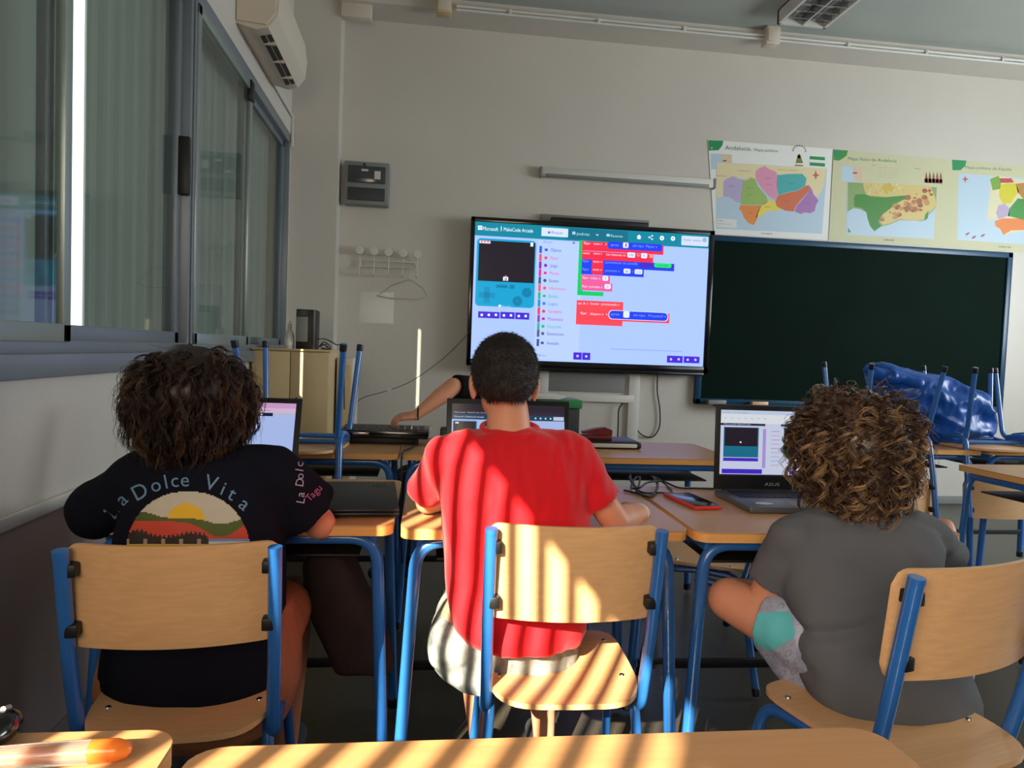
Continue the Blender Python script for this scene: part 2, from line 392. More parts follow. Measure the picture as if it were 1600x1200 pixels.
# lowered cloth blinds outside the glass, each leaving a slit beside its guide
def blind(y0, y1, label):
    t = thing('roller_blind', (XL-0.16, (y0+y1)/2, WS), label, 'blind', 'lowered blinds behind the window panes')
    m = MB(); n = 24
    for i in range(n):
        a = y0+(y1-y0)*i/n; b = y0+(y1-y0)*(i+1)/n; w = 0.004*sin(i*1.7); w2 = 0.004*sin((i+1)*1.7)
        m.add([(XL-0.15+w, a, WS-0.02), (XL-0.15+w2, b, WS-0.02), (XL-0.15+w2, b, WH+0.02), (XL-0.15+w, a, WH+0.02)], [(0, 1, 2, 3)])
        m.add([(XL-0.153+w, a, WS-0.02), (XL-0.153+w2, b, WS-0.02), (XL-0.153+w2, b, WH+0.02), (XL-0.153+w, a, WH+0.02)], [(3, 2, 1, 0)])
    m.build('blind_cloth', 'blind_fabric', t)
    MB().box((XL-0.165, y0, WS-0.02), (XL-0.14, y1, WS+0.02), 0.004).build('bottom_bar', 'aluminium', t)
blind(W0-0.03, 2.50, 'grey green blind lowered behind the leftmost window pane')
blind(2.585, 3.368, 'grey green blind lowered behind the wide second window pane')
blind(3.398, 4.19, 'grey green blind lowered behind the pane beside the window handle')
blind(4.19, W1+0.03, 'grey green blind lowered behind the narrow pane next to the pillar')
# window with vertical vanes behind the camera (its vanes stripe the sunlight)
m = MB()
for c in (((V0, V0+0.05), (WS, VH)), ((V1-0.05, V1), (WS, VH)), ((V0, V1), (WS, WS+0.05)), ((V0, V1), (VH-0.05, VH))):
    m.box((XL-0.10, c[0][0], c[1][0]), (XL-0.03, c[0][1], c[1][1]), 0.003)
struct(m.build('window_3', 'aluminium'))
t = thing('vertical_blind', (XL+0.05, V0, WS), 'vertical vane blind hanging at the window behind the camera', 'blind')
MB().box((XL-0.02, V0, VH-0.03), (XL+0.03, V1, VH), 0.003).build('head_rail', 'aluminium', t)
vm = None
k = 0; y = V0+0.06
while y < V1-0.02:
    a = radians(44); d = V((sin(a), cos(a), 0))*0.044; c = V((XL+0.01, y, 0)); q = d.orthogonal().normalized()*0.0012
    if vm is None:
        z0, z1 = WS+0.01, VH-0.035; o0 = V((0, 0, 0)); vs = []
        n = V((cos(a), -sin(a), 0))*0.0012
        for z in (z0, z1): vs += [V((-d.x, -d.y, z))-n, V((d.x, d.y, z))-n, V((d.x, d.y, z))+n, V((-d.x, -d.y, z))+n]
        vm = MB().add(vs, [(3, 2, 1, 0), (4, 5, 6, 7), (0, 1, 5, 4), (1, 2, 6, 5), (2, 3, 7, 6), (3, 0, 4, 7)]).mesh('vane'); vm.materials.append(MATS['white_plastic'])
    o = bpy.data.objects.new('vane', vm); COL.objects.link(o); o.location = (c.x, c.y, 0); attach(o, t)
    y += 0.134
# ---------------------------------------------------------------- things on the walls and ceiling
YW = YB  # face of the back wall
# wall air conditioner
t = thing('air_conditioner', (XL, 4.25, 2.86), 'cream split air conditioner high on the left wall above the window', 'air conditioner')
prof = [(XL, 2.80), (XL+0.10, 2.775), (XL+0.16, 2.79), (XL+0.205, 2.85), (XL+0.215, 2.95), (XL+0.20, 3.06), (XL+0.12, 3.10), (XL, 3.10)]
AY0, AY1 = 3.86, 4.72
m = MB(); m.prism(prof, 'y', AY0, AY1); m.build('housing', 'cream_plastic', t, sharp=30)
MB().prism([(XL+0.005, 2.81), (XL+0.15, 2.80), (XL+0.195, 2.86), (XL+0.20, 3.05), (XL+0.01, 3.09)], 'y', AY0-0.012, AY0).build('end_cap', 'cream_plastic', t)
m = MB()
for (x0, z0_, x1, z1_) in ((XL+0.105, 2.771, XL+0.126, 2.776), (XL+0.138, 2.778, XL+0.158, 2.785)):
    m.add([(x0, AY0+0.08, z0_), (x1, AY0+0.08, z1_), (x1, AY1-0.09, z1_), (x0, AY1-0.09, z0_)], [(0, 1, 2, 3)])
    m.add([(x0, AY0+0.08, z0_+0.004), (x1, AY0+0.08, z1_+0.004), (x1, AY1-0.09, z1_+0.004), (x0, AY1-0.09, z0_+0.004)], [(3, 2, 1, 0)])
m.build('air_outlet', 'black_plastic', t, smooth=False)
for k in range(3):
    y = AY0+0.16+k*0.24
    MB().box((XL+0.102, y, 2.766), (XL+0.165, y+0.008, 2.784)).build('vane', 'cream_plastic', t)
tag(MB().tube([(XL+0.012, 4.72, 2.81), (XL+0.012, 5.38, 2.81), (XL+0.012, 5.385, 2.6)], 0.01, 8).build('wall_cable_duct', 'white_plastic'), 'thin white cable duct running from the air conditioner to the pillar', 'duct')

# electrical distribution box
t = thing('electrical_panel', (-0.465, YW, 2.39), 'grey electrical distribution box with smoked cover near the left corner', 'electrical box')
x0, x1, z0, z1 = -0.632, -0.296, 2.24, 2.56
MB().box((x0, YW-0.11, z0), (x1, YW, z1), 0.012).build('case', 'grey_plastic', t)
MB().box((x0+0.03, YW-0.125, z0+0.16), (x1-0.03, YW-0.108, z1-0.035), 0.008).build('upper_door', 'dark_lens', t)
MB().box((x0+0.03, YW-0.122, z0+0.03), (x1-0.03, YW-0.108, z0+0.125), 0.006).build('lower_door', 'dark_grey_plastic', t)
MB().box((x0+0.13, YW-0.128, z1-0.075), (x0+0.18, YW-0.124, z1-0.06)).build('label_plate', 'white_plastic', t)
MB().box((x1-0.11, YW-0.128, z1-0.13), (x1-0.065, YW-0.124, z1-0.07)).build('label_plate', 'white_plastic', t)
MB().tube([(x0+0.15, YW-0.126, z1-0.025), (x0+0.15, YW-0.108, z1-0.025)], 0.009, 10).build('lock', 'black_plastic', t)

# coat rack of white wire with round knobs
t = thing('coat_rack', (-0.29, YW, 1.86), 'white wire coat rack with five round hooks', 'coat rack')
m = MB(); m.tube([(-0.50, YW-0.02, 1.835), (-0.08, YW-0.02, 1.835)], 0.0055, 8); m.tube([(-0.50, YW-0.02, 1.79), (-0.08, YW-0.02, 1.79)], 0.0055, 8)
m.tube([(-0.50, YW-0.02, 1.79), (-0.50, YW-0.02, 1.835)], 0.0055, 8); m.tube([(-0.08, YW-0.02, 1.79), (-0.08, YW-0.02, 1.835)], 0.0055, 8)
m.tube([(-0.47, YW-0.02, 1.81), (-0.47, YW, 1.81)], 0.006, 8); m.tube([(-0.11, YW-0.02, 1.81), (-0.11, YW, 1.81)], 0.006, 8)
m.build('wire_rail', 'white_plastic', t)
for k in range(5):
    x = -0.508+k*0.109; z = 1.905-0.002*k
    h = MB().tube(path([(x, YW-0.02, 1.72), (x, YW-0.075, 1.725), (x, YW-0.02, 1.80), (x, YW-0.02, 1.86), (x, YW-0.05, z)], 0.02), 0.0055, 8).build('hook', 'white_plastic', t)
    MB().lathe([(0.0, -0.008), (0.027, -0.008), (0.033, 0.0), (0.030, 0.008), (0.0, 0.010)], (x, YW-0.06, z), 20, Matrix.Rotation(radians(90), 3, 'X')).build('knob', 'white_plastic', h)
# taped clear sheet and pencil scribble under the rack
t = tag(MB().box((-0.50, YW-0.003, 1.36), (-0.24, YW-0.0005, 1.60)).build('plastic_sheet', 'sheet_plastic', smooth=False), 'clear plastic sheet taped to the wall below the coat rack', 'sheet')
t = thing('clothes_hanger', P(630, 450, Y=YW-0.05), 'clear plastic clothes hanger on the right hook of the coat rack', 'hanger')
hq = lambda x, y: P(x, y, Y=YW-0.055)
MB().tube(spline([hq(646, 424), hq(651, 418), hq(647, 411), hq(640, 413), hq(641, 424), hq(640, 436)], 6), 0.0028, 8).build('hook', 'white_plastic', t)
MB().tube(path([hq(588, 462), hq(612, 446), hq(640, 436), hq(660, 450), hq(668, 464), hq(650, 468), hq(610, 466), hq(588, 462)], 0.02, 4), 0.0045, 8).build('frame', 'clear_plastic', t)

# batten lamp over the television
t = thing('wall_batten_lamp', (1.57, YW, 2.6), 'slim white batten lamp on the wall above the television', 'lamp')
a = P(845, 264, Y=YW); b = P(1113, 276, Y=YW)
MB().box((a.x, YW-0.055, 2.555), (b.x, YW, 2.625), 0.006).build('housing', 'white_plastic', t)
MB().box((a.x+0.03, YW-0.075, 2.552), (b.x-0.05, YW-0.05, 2.575), 0.005).build('reflector_strip', 'grey_plastic', t)
MB().box((a.x-0.012, YW-0.06, 2.55), (a.x+0.006, YW, 2.63), 0.003).build('end_cap', 'grey_plastic', t)
MB().box((b.x-0.006, YW-0.06, 2.55), (b.x+0.012, YW, 2.63), 0.003).build('end_cap', 'grey_plastic', t)

# conduit, junction boxes, trunking under the ceiling
CZ, CY = ZC-0.06, 5.295
def clipobj(x, y, z): return MB().box((x-0.012, y-0.02, z-0.016), (x+0.012, y+0.03, z+0.018), 0.003)
t = thing('conduit', (3, CY, CZ), 'twin grey conduit clipped along the beam under the ceiling', 'conduit')
MB().tube([(0.16, CY, CZ), (6.4, CY, CZ)], 0.011, 8).build('pipe', 'white_plastic', t)
MB().tube([(0.16, CY, CZ-0.026), (6.4, CY, CZ-0.026)], 0.010, 8).build('pipe', 'white_plastic', t)
for k in range(9): clipobj(0.55+0.66*k, CY, CZ-0.01).build('clip', 'white_plastic', t)
def jbox(x, name_lab):
    q = thing('junction_box', (x, CY, CZ), name_lab, 'junction box')
    MB().box((x-0.055, CY-0.05, CZ-0.075), (x+0.055, CY+0.05, CZ+0.06), 0.008).build('case', 'beige_steel' if x < 1 else 'cream_plastic', q)
    MB().box((x-0.045, CY-0.056, CZ-0.06), (x+0.045, CY-0.048, CZ+0.04), 0.004).build('lid', 'cream_plastic', q)
jbox(0.07, 'small beige junction box at the left end of the ceiling conduit')
jbox(2.56, 'beige junction box on the conduit next to the louvred ceiling light')
tag(MB().box((-0.665, 5.37, ZC-0.17), (-0.45, 5.45, ZC), 0.006).build('cable_trunking', 'cream_plastic'), 'cream trunking stub at the ceiling above the pillar', 'trunking')
# louvred fluorescent ceiling light: runs away from the camera, tray with cross blades
t = thing('ceiling_light', (2.55, 4.3, ZC), 'white fluorescent ceiling light with mirrored cross blade louvre', 'ceiling light')
lx0, lx1, ly0, ly1, lz0, lz1 = 2.47, 2.84, 3.78, 5.02, ZC-0.10, ZC
m = MB(); m.box((lx0, ly0, lz1-0.01), (lx1, ly1, lz1)); m.box((lx0, ly0, lz0), (lx0+0.02, ly1, lz1)); m.box((lx1-0.02, ly0, lz0), (lx1, ly1, lz1))
m.box((lx0, ly0, lz0), (lx1, ly0+0.02, lz1)); m.box((lx0, ly1-0.02, lz0), (lx1, ly1, lz1)); m.build('housing', 'white_plastic', t, smooth=False)
for k in range(2):
    x = lx0+0.10+0.17*k
    MB().tube([(x, ly0+0.03, lz0+0.055), (x, ly1-0.03, lz0+0.055)], 0.013, 10).build('fluorescent_tube', 'lamp_tube', t)
    MB().prism([(x-0.08, lz0+0.07), (x-0.05, lz0+0.088), (x+0.05, lz0+0.088), (x+0.08, lz0+0.07), (x+0.05, lz0+0.084), (x-0.05, lz0+0.084)], 'y', ly0+0.02, ly1-0.02).build('reflector', 'reflector', t)
MB().box((lx0+0.18, ly0+0.02, lz0), (lx0+0.19, ly1-0.02, lz0+0.045)).build('long_blade', 'reflector', t, smooth=False)
for k in range(11):
    y = ly0+0.02+(ly1-ly0-0.04)*(k+1)/12
    MB().box((lx0+0.02, y, lz0+0.002), (lx1-0.02, y+0.004, lz0+0.042)).build('cross_blade', 'reflector', t, smooth=False)

# ---- television
YT = 5.50   # screen face
def z5(x, y): p = P(720+x*0.25625, 330+y*0.25625, Y=YT); return (p.x, p.z)
t = thing('television', (1.36, YT, 1.65), 'large wall mounted television showing a block coding page', 'television')
tl, br = z5(65, 35), z5(1500, 990); tr_ = z5(1548, 118); X0, X1 = tl[0], tr_[0]; Z1 = (tl[1]+tr_[1])/2; Z0 = br[1]
MB().box((X0, YT+0.002, Z0), (X1, YT+0.07, Z1), 0.012).build('back_shell', 'black_plastic', t)
s0 = z5(88, 65); s1 = z5(1515, 145); sb = z5(1472, 948); SX0, SX1 = s0[0], s1[0]; SZ1 = (s0[1]+s1[1])/2; SZ0 = sb[1]
m = MB(); m.box((X0, YT-0.012, Z1-(Z1-SZ1)), (X1, YT+0.02, Z1), 0.004); m.box((X0, YT-0.012, Z0), (X1, YT+0.02, SZ0), 0.004)
m.box((X0, YT-0.012, Z0), (SX0, YT+0.02, Z1), 0.004); m.box((SX1, YT-0.012, Z0), (X1, YT+0.02, Z1), 0.004); m.build('bezel', 'black_gloss', t)
MB().box((X0+0.05, YT-0.02, Z0-0.022), (X1-0.04, YT+0.02, Z0+0.004), 0.006).build('sensor_bar', 'black_gloss', t)
MB().box((X0+0.62, YT+0.0, Z1-0.01), (X0+1.40, YT+0.05, Z1+0.035), 0.006).build('top_speaker', 'black_plastic', t)
D = Decal((0, YT-0.001, 0), (1, 0, 0), (0, 0, 1), (0, -1, 0))
WB = rgb(160, 186, 248)
D.rect(SX0, SZ0, SX1, SZ1, WB).lay()
def R5(x0, y0, x1, y1, col, r=0, tl_=True):
    a = z5(x0, y0); b = z5(x1, y1); D.rect(a[0], z5(x0, y1)[1] if x1-x0 > 150 else b[1], b[0], a[1], col, r)
def W5(body, x, y, h, w, col):
    a = z5(x, y); b = z5(x+w, y+w*0.05); D.text(body, a[0], a[1], h*0.00128, col, b[0]-a[0])
TEAL = rgb(6, 126, 150); TEALD = rgb(12, 104, 128); WHT = rgb(226, 236, 255)
D.rect(SX0, SZ1-0.105, SX1, SZ1, TEAL).lay()
R5(640, 100, 1018, 170, TEALD); D.lay()
a = z5(493, 97); b = z5(653, 160); D.rect(a[0], b[1], b[0], SZ1-0.015, rgb(200, 214, 250)).lay()
a = z5(1346, 150); b = z5(1508, 200); D.rect(a[0], SZ1-0.09, b[0], SZ1-0.015, rgb(196, 208, 244), 0.008).lay()
for q in ((104, 88), (118, 88), (104, 102), (118, 102)): R5(q[0], q[1], q[0]+12, q[1]+12, WHT)
W5('Microsoft', 134, 116, 22, 94, WHT); R5(245, 92, 248, 122, WHT); W5('MakeCode Arcade', 262, 121, 22, 178, WHT)
W5('Bloques', 552, 137, 17, 70, rgb(96, 110, 140)); D.disc(*z5(538, 130), 0.010, rgb(96, 110, 140))
R5(680, 124, 698, 143, rgb(150, 200, 220)); W5('JavaScript', 705, 145, 16, 80, rgb(170, 212, 226)); W5('v', 822, 150, 16, 18, WHT)
R5(888, 138, 908, 155, rgb(150, 200, 220)); W5('Recursos', 914, 157, 16, 72, rgb(170, 212, 226))
for k, (x, y) in enumerate(((1086, 158), (1158, 160), (1226, 164), (1293, 167))):
    c = z5(x, y)
    if k == 0: D.poly([(c[0]-0.02, c[1]), (c[0]+0.02, c[1]), (c[0], c[1]+0.02)], WHT); D.rect(c[0]-0.013, c[1]-0.016, c[0]+0.013, c[1], WHT)
    elif k == 1:
        for dx, dy in ((-0.014, 0), (0.012, 0.014), (0.012, -0.014)): D.disc(c[0]+dx, c[1]+dy, 0.006, WHT)
        D.poly([(c[0]-0.014, c[1]-0.002), (c[0]+0.012, c[1]+0.012), (c[0]+0.012, c[1]+0.016), (c[0]-0.014, c[1]+0.002)], WHT); D.poly([(c[0]-0.014, c[1]-0.002), (c[0]+0.012, c[1]-0.016), (c[0]+0.012, c[1]-0.012), (c[0]-0.014, c[1]+0.002)], WHT)
    else: D.disc(c[0], c[1], 0.018, WHT); D.lay(); D.disc(c[0], c[1], 0.006, TEAL)
W5('Iniciar sesion', 1358, 180, 14, 106, rgb(96, 104, 140)); c = z5(1486, 176); D.disc(c[0], c[1], 0.017, rgb(96, 104, 140)); D.lay(); D.disc(c[0], c[1], 0.012, rgb(196, 208, 244)); D.lay(); D.disc(c[0], c[1], 0.006, rgb(96, 104, 140))
# simulator
a = z5(100, 163); b = z5(445, 592); D.rect(a[0], b[1], b[0], a[1], rgb(8, 150, 196), 0.03).lay()
a = z5(112, 176); b = z5(444, 440); D.rect(a[0], b[1], b[0], a[1], rgb(28, 22, 34)).lay()
R5(114, 178, 180, 198, rgb(240, 214, 220)); D.lay()
for k in range(3): c = z5(128+19*k, 187); D.poly([(c[0]-0.009, c[1]+0.006), (c[0], c[1]-0.009), (c[0]+0.009, c[1]+0.006)], rgb(214, 40, 52))
R5(425, 192, 441, 216, WHT); R5(258, 400, 288, 425, WHT); D.lay(); R5(268, 392, 280, 400, rgb(220, 80, 80)); R5(268, 406, 272, 424, rgb(60, 60, 140)); R5(276, 406, 280, 424, rgb(60, 60, 140))
dk = rgb(6, 134, 178); dk2 = rgb(6, 116, 160)
R5(142, 462, 174, 560, dk); R5(110, 492, 208, 530, dk); D.lay(); D.disc(*z5(160, 512), 0.022, dk2); D.disc(*z5(402, 497), 0.038, dk2); D.disc(*z5(345, 548), 0.038, dk2)
R5(216, 448, 285, 470, dk2); R5(298, 450, 326, 474, dk2); D.lay(); W5('A', 396, 504, 16, 12, dk); W5('B', 339, 556, 16, 12, dk); R5(230, 570, 244, 584, WHT); W5('Microsoft', 248, 584, 10, 56, rgb(150, 210, 230))
PUR = rgb(66, 36, 200)
for (x0, y0, x1, y1, n) in ((106, 610, 235, 655, 3), (241, 613, 327, 658, 2), (332, 617, 416, 662, 2)):
    R5(x0, y0, x1, y1, PUR); D.lay()
    for k in range(n): x = x0+(x1-x0)*(k+0.5)/n; c = z5(x, (y0+y1)/2); D.rect(c[0]-0.009, c[1]-0.009, c[0]+0.009, c[1]+0.009, WHT, 0.003)
# toolbox
R5(470, 176, 716, 905, rgb(172, 194, 250)); D.lay()
W5('Buscar', 504, 194, 15, 56, rgb(120, 136, 184)); D.disc(*z5(688, 194), 0.010, rgb(110, 120, 160))
tb = [('Objetos', 236, (36, 86, 220)), ('Mando', 285, (222, 80, 90)), ('Juego', 331, (120, 40, 190)), ('Musica', 377, (220, 40, 150)), ('Escena', 423, (60, 90, 120)), ('Informacion', 469, (220, 90, 110)),
      ('Bucles', 517, (40, 170, 130)), ('Logica', 563, (30, 130, 210)), ('Variables', 610, (220, 60, 90)), ('Matematica', 656, (150, 50, 170)), ('Funciones', 702, (50, 170, 140)), ('Extensiones', 746, (80, 90, 120)), ('Avanzado', 803, (60, 80, 140))]
for i, (nm, y, c) in enumerate(tb):
    cc = rgb(*c); xs = 484-18*(y-210)/600
    R5(xs-4, y-24, xs+10, y+20, cc); xi = 520-24*(y-236)/570; p = z5(xi, y)
    D.disc(p[0], p[1], 0.013, cc) if i % 3 else D.rect(p[0]-0.012, p[1]-0.010, p[0]+0.012, p[1]+0.010, cc, 0.004)
    W5(nm, xi+27, y+10, 20, 9.2*len(nm), cc)
W5('Beta', 476, 884, 12, 42, rgb(110, 124, 170))
# blocks
GR = rgb(10, 190, 96); RD = rgb(226, 40, 70); BL = rgb(28, 60, 224); PK = rgb(222, 88, 150); OR = rgb(236, 66, 80)
R5(722, 178, 742, 512, GR); R5(714, 486, 868, 512, GR); D.lay()
R5(740, 182, 1234, 240, RD); R5(738, 242, 1172, 292, RD); R5(738, 292, 1300, 338, BL); R5(736, 338, 1114, 384, BL); R5(734, 386, 908, 434, PK); R5(734, 434, 922, 482, PK)
R5(706, 542, 984, 690, OR); R5(706, 600, 1270, 660, OR); D.lay()
a = z5(896, 184); b = z5(1226, 248); D.rect(a[0], b[1], b[0], a[1], BL, 0.02)
a = z5(800, 292); b = z5(866, 388); D.rect(a[0], b[1], b[0], a[1], RD, 0.012)
a = z5(1090, 312); b = z5(1290, 354); D.rect(a[0], b[1], b[0], a[1], rgb(60, 40, 190), 0.012)
a = z5(900, 602); b = z5(1262, 674); D.rect(a[0], b[1], b[0], a[1], rgb(190, 206, 255), 0.03); D.lay(); a = z5(905, 606); b = z5(1257, 670); D.rect(a[0], b[1], b[0], a[1], BL, 0.028); D.lay()
a = z5(1178, 315); b = z5(1282, 348); D.rect(a[0], b[1], b[0], a[1], rgb(20, 214, 110), 0.014)
for (x, y, w_, h_) in ((1038, 268, 50, 32), (1116, 272, 40, 32), (1012, 366, 44, 30), (1082, 370, 50, 30), (880, 410, 36, 30), (894, 460, 40, 30), (1008, 630, 40, 40), (1004, 208, 36, 34)):
    c = z5(x, y); D.rect(c[0]-w_*0.00063, c[1]-h_*0.00063, c[0]+w_*0.00063, c[1]+h_*0.00063, rgb(214, 222, 250), 0.010)
R5(1148, 262, 1168, 286, rgb(240, 150, 130)); D.lay(); R5(1002, 196, 1010, 220, rgb(200, 70, 90))
tw = rgb(236, 206, 226); tb2 = rgb(120, 150, 250)
for (s_, x, y, w_, c) in (('fijar', 748, 202, 42, tw), ('nave v', 808, 205, 52, tw), ('a', 880, 207, 8, tw), ('sprite', 912, 212, 50, tb2), ('del tipo  Player v', 1046, 217, 150, tb2), ('mover', 744, 262, 42, tw), ('nave v', 808, 264, 52, tw),
                          ('con botones vx', 884, 270, 120, tw), ('vy', 1072, 276, 16, tw), ('fijar', 742, 310, 42, tb2), ('nave v', 806, 313, 54, tw), ('permanecer en pantalla', 880, 318, 196, tb2), ('encendido', 1196, 336, 66, rgb(20, 150, 90)), ('fijar', 740, 360, 42, tb2),
                          ('nave v', 804, 362, 54, tw), ('posicion x', 880, 368, 88, tb2), ('y', 1042, 374, 8, tb2), ('fijar vidas a', 740, 412, 110, tw), ('fijar puntaje a', 738, 464, 124, tw),
                          ('en A v', 714, 568, 62, tw), ('boton  presionado v', 790, 570, 176, tw), ('fijar', 728, 628, 40, tw), ('disparo v', 786, 632, 82, tw), ('a', 884, 634, 8, tw), ('sprite', 912, 634, 54, tb2), ('del tipo', 1050, 640, 72, tb2), ('Proyectil v', 1142, 644, 108, tb2),
                          ('100', 1024, 275, 28, rgb(90, 100, 150)), ('0', 1112, 279, 8, rgb(90, 100, 150)), ('80', 1002, 374, 20, rgb(90, 100, 150)), ('110', 1068, 378, 28, rgb(90, 100, 150)), ('3', 876, 418, 8, rgb(90, 100, 150)), ('0', 890, 468, 8, rgb(90, 100, 150))):
    W5(s_, x, y, 15, w_, c)
R5(910, 836, 1350, 842, rgb(140, 164, 226))
for (x0, y0, x1, y1, n) in ((686, 860, 735, 906, 1), (740, 862, 787, 908, 1), (1256, 880, 1350, 926, 2), (1358, 884, 1452, 928, 2)):
    R5(x0, y0, x1, y1, PUR); D.lay()
    for k in range(n): x = x0+(x1-x0)*(k+0.5)/n; c = z5(x, (y0+y1)/2); D.disc(c[0], c[1], 0.010, rgb(190, 190, 250))
D.build('display_image', 'screen_tv', t)
# mounting frame and cables
t = thing('television_mount', (1.36, YW, 1.4), 'grey steel mounting frame behind and below the television', 'mount')
m = MB(); m.box((0.88, YW-0.03, Z1-0.02), (1.76, YW, Z1+0.07), 0.003); m.build('top_plate', 'grey_plastic', t)
for x in (0.95, 1.70): MB().box((x-0.045, YW-0.03, 0.45), (x+0.045, YW, Z0+0.1), 0.003).build('upright', 'white_plastic', t)
MB().box((0.9, YW-0.035, 0.80), (1.70, YW-0.0, 0.86), 0.003).build('cross_rail', 'white_plastic', t)
MB().box((0.97, YW-0.02, 0.88), (1.62, YW-0.004, Z0+0.05), 0.003).build('cover_plate', 'grey_plastic', t)
c0 = P(1027, 584, Y=YW-0.02)
tag(MB().tube(spline([P(*q, Y=YW-0.02) for q in ((1028, 575), (1027, 610), (1031, 640), (1030, 668), (1018, 683), (1000, 677), (988, 655), (984, 634))], 6), 0.006, 8).build('hanging_cable', 'cable'), 'black cable hanging in a loop below the television', 'cable')
tag(MB().tube(spline([P(*q, Y=YW-0.04) for q in ((973, 630), (967, 640), (966, 660), (965, 686))], 6), 0.006, 8).build('power_cable', 'cable'), 'short black cable running down from the mounting rail to the desk', 'cable')
q = thing('tagged_cable', P(608, 608, Y=5.3), 'thin cable sagging from the television to the left with a white tag', 'cable')
MB().tube(spline([P(736, 516, Y=5.45), P(710, 544, Y=5.42), P(680, 570, Y=5.40), P(640, 597, Y=5.36), P(600, 612, Y=5.3), P(566, 622, Y=5.2), P(545, 640, Y=4.9)], 6), 0.0028, 6).build('wire', 'cable', q)
c = P(608, 609, Y=5.31); MB().xbox(Matrix.Translation(c) @ Matrix.Rotation(radians(-22), 4, 'Y'), (0.034, 0.008, 0.014), 0.002).build('white_tag', 'white_plastic', q)

# ---- chalkboard
YC = YW-0.035
a = P(1117, 366, Y=YC); b = P(1580, 396, Y=YC); c = P(1088, 633, Y=YC); d = P(1566, 643, Y=YC)
CX0, CX1, CZ1, CZ0 = c.x-0.02, (b.x+d.x)/2, (a.z+b.z)/2, (c.z+d.z)/2
t = thing('chalkboard', ((CX0+CX1)/2, YC, (CZ0+CZ1)/2), 'dark green chalkboard in a blue frame right of the television', 'chalkboard')
MB().box((CX0+0.04, YC-0.002, CZ0+0.04), (CX1-0.04, YC+0.03, CZ1-0.04)).build('writing_surface', 'board_green', t)
fw = 0.05
MB().box((CX0, YC-0.018, CZ1-fw), (CX1, YC+0.03, CZ1), 0.008).build('frame_rail', 'board_frame', t)
MB().box((CX0, YC-0.018, CZ0), (CX1, YC+0.03, CZ0+fw), 0.008).build('frame_rail', 'board_frame', t)
MB().box((CX0, YC-0.018, CZ0), (CX0+fw, YC+0.03, CZ1), 0.008).build('frame_stile', 'board_frame', t)
MB().box((CX1-fw, YC-0.018, CZ0), (CX1, YC+0.03, CZ1), 0.008).build('frame_stile', 'board_frame', t)
MB().prism([(YC-0.10, CZ0+0.012), (YC-0.10, CZ0-0.012), (YC-0.018, CZ0-0.012), (YC-0.018, CZ0+0.0), (YC-0.09, CZ0+0.0), (YC-0.092, CZ0+0.012)], 'x', CX0+0.15, CX1-0.3).build('chalk_tray', 'board_frame', t)
tag(MB().box((CX0+0.09, YC-0.085, CZ0+0.001), (CX0+0.24, YC-0.035, CZ0+0.042), 0.006).build('board_eraser', 'grey_plastic'), 'grey board eraser at the left end of the chalk tray', 'eraser')
tag(MB().box((CX0+0.46, YC-0.085, CZ0+0.001), (CX0+0.60, YC-0.035, CZ0+0.038), 0.006).build('chalk_box', 'beech'), 'small wooden chalk box on the tray below the chalkboard', 'box')

# ---- wall maps (coordinates read in a 3x enlargement of the picture)
YM = YW-0.004
def z7(x, y): p = P(1080+x/3.0, 200+y/3.0, Y=YM); return (p.x, p.z)
def mapsheet(tlc, trc, blc, brc, label, paper):
    A, B_, C_, D_ = z7(*tlc), z7(*trc), z7(*brc), z7(*blc)
    t = thing('wall_map', ((A[0]+C_[0])/2, YM, (A[1]+C_[1])/2), label, 'map', 'school maps above the chalkboard')
    m = MB(); q = [A, B_, C_, D_]; m.add([(p[0], YM-0.001, p[1]) for p in q]+[(p[0], YM+0.001, p[1]) for p in q], [(0, 1, 2, 3), (7, 6, 5, 4), (0, 4, 5, 1), (1, 5, 6, 2), (2, 6, 7, 3), (3, 7, 4, 0)])
    m.build('sheet', paper, t, smooth=False)
    return t, Decal((0, YM-0.0014, 0), (1, 0, 0), (0, 0, 1), (0, -1, 0), 0.0002)
def poly7(D, pts, col): D.poly([z7(*p) for p in pts], col)
def txt7(D, s_, x, y, h, w_, col):
    a = z7(x, y); b = z7(x+w_, y+w_*0.05); D.text(s_, a[0], a[1], h*0.00167, col, b[0]-a[0], tilt=(b[1]-a[1])/(b[0]-a[0]))
GRN = rgb(30, 140, 84); SEA = rgb(178, 200, 216); SAND = rgb(222, 208, 164); TXT = rgb(70, 76, 74)
t, D = mapsheet((78, 55), (662, 98), (108, 498), (640, 526), 'political map with coloured provinces, leftmost of the three wall maps', 'paper')
poly7(D, [(80, 57), (150, 60), (146, 82), (128, 104), (82, 106)], GRN); D.lay(); poly7(D, [(92, 98), (96, 88), (100, 98)], rgb(210, 230, 215))
txt7(D, 'Andalucía.', 158, 101, 20, 124, TXT); txt7(D, 'Mapa político', 294, 108, 13, 112, TXT)
poly7(D, [(92, 120), (190, 124), (190, 200), (92, 192)], SEA); D.lay(); poly7(D, [(140, 122), (190, 124), (190, 200), (150, 196), (146, 160)], rgb(214, 190, 160)); D.lay(); poly7(D, [(146, 152), (164, 150), (166, 156), (150, 158)], rgb(170, 60, 50))
poly7(D, [(118, 160), (636, 190), (612, 496), (116, 472)], SEA); D.lay()
poly7(D, [(120, 162), (632, 190), (622, 270), (596, 322), (575, 320), (536, 265), (400, 215), (340, 180), (310, 240), (240, 240), (200, 225), (150, 250), (148, 320), (118, 330)], SAND); D.lay()
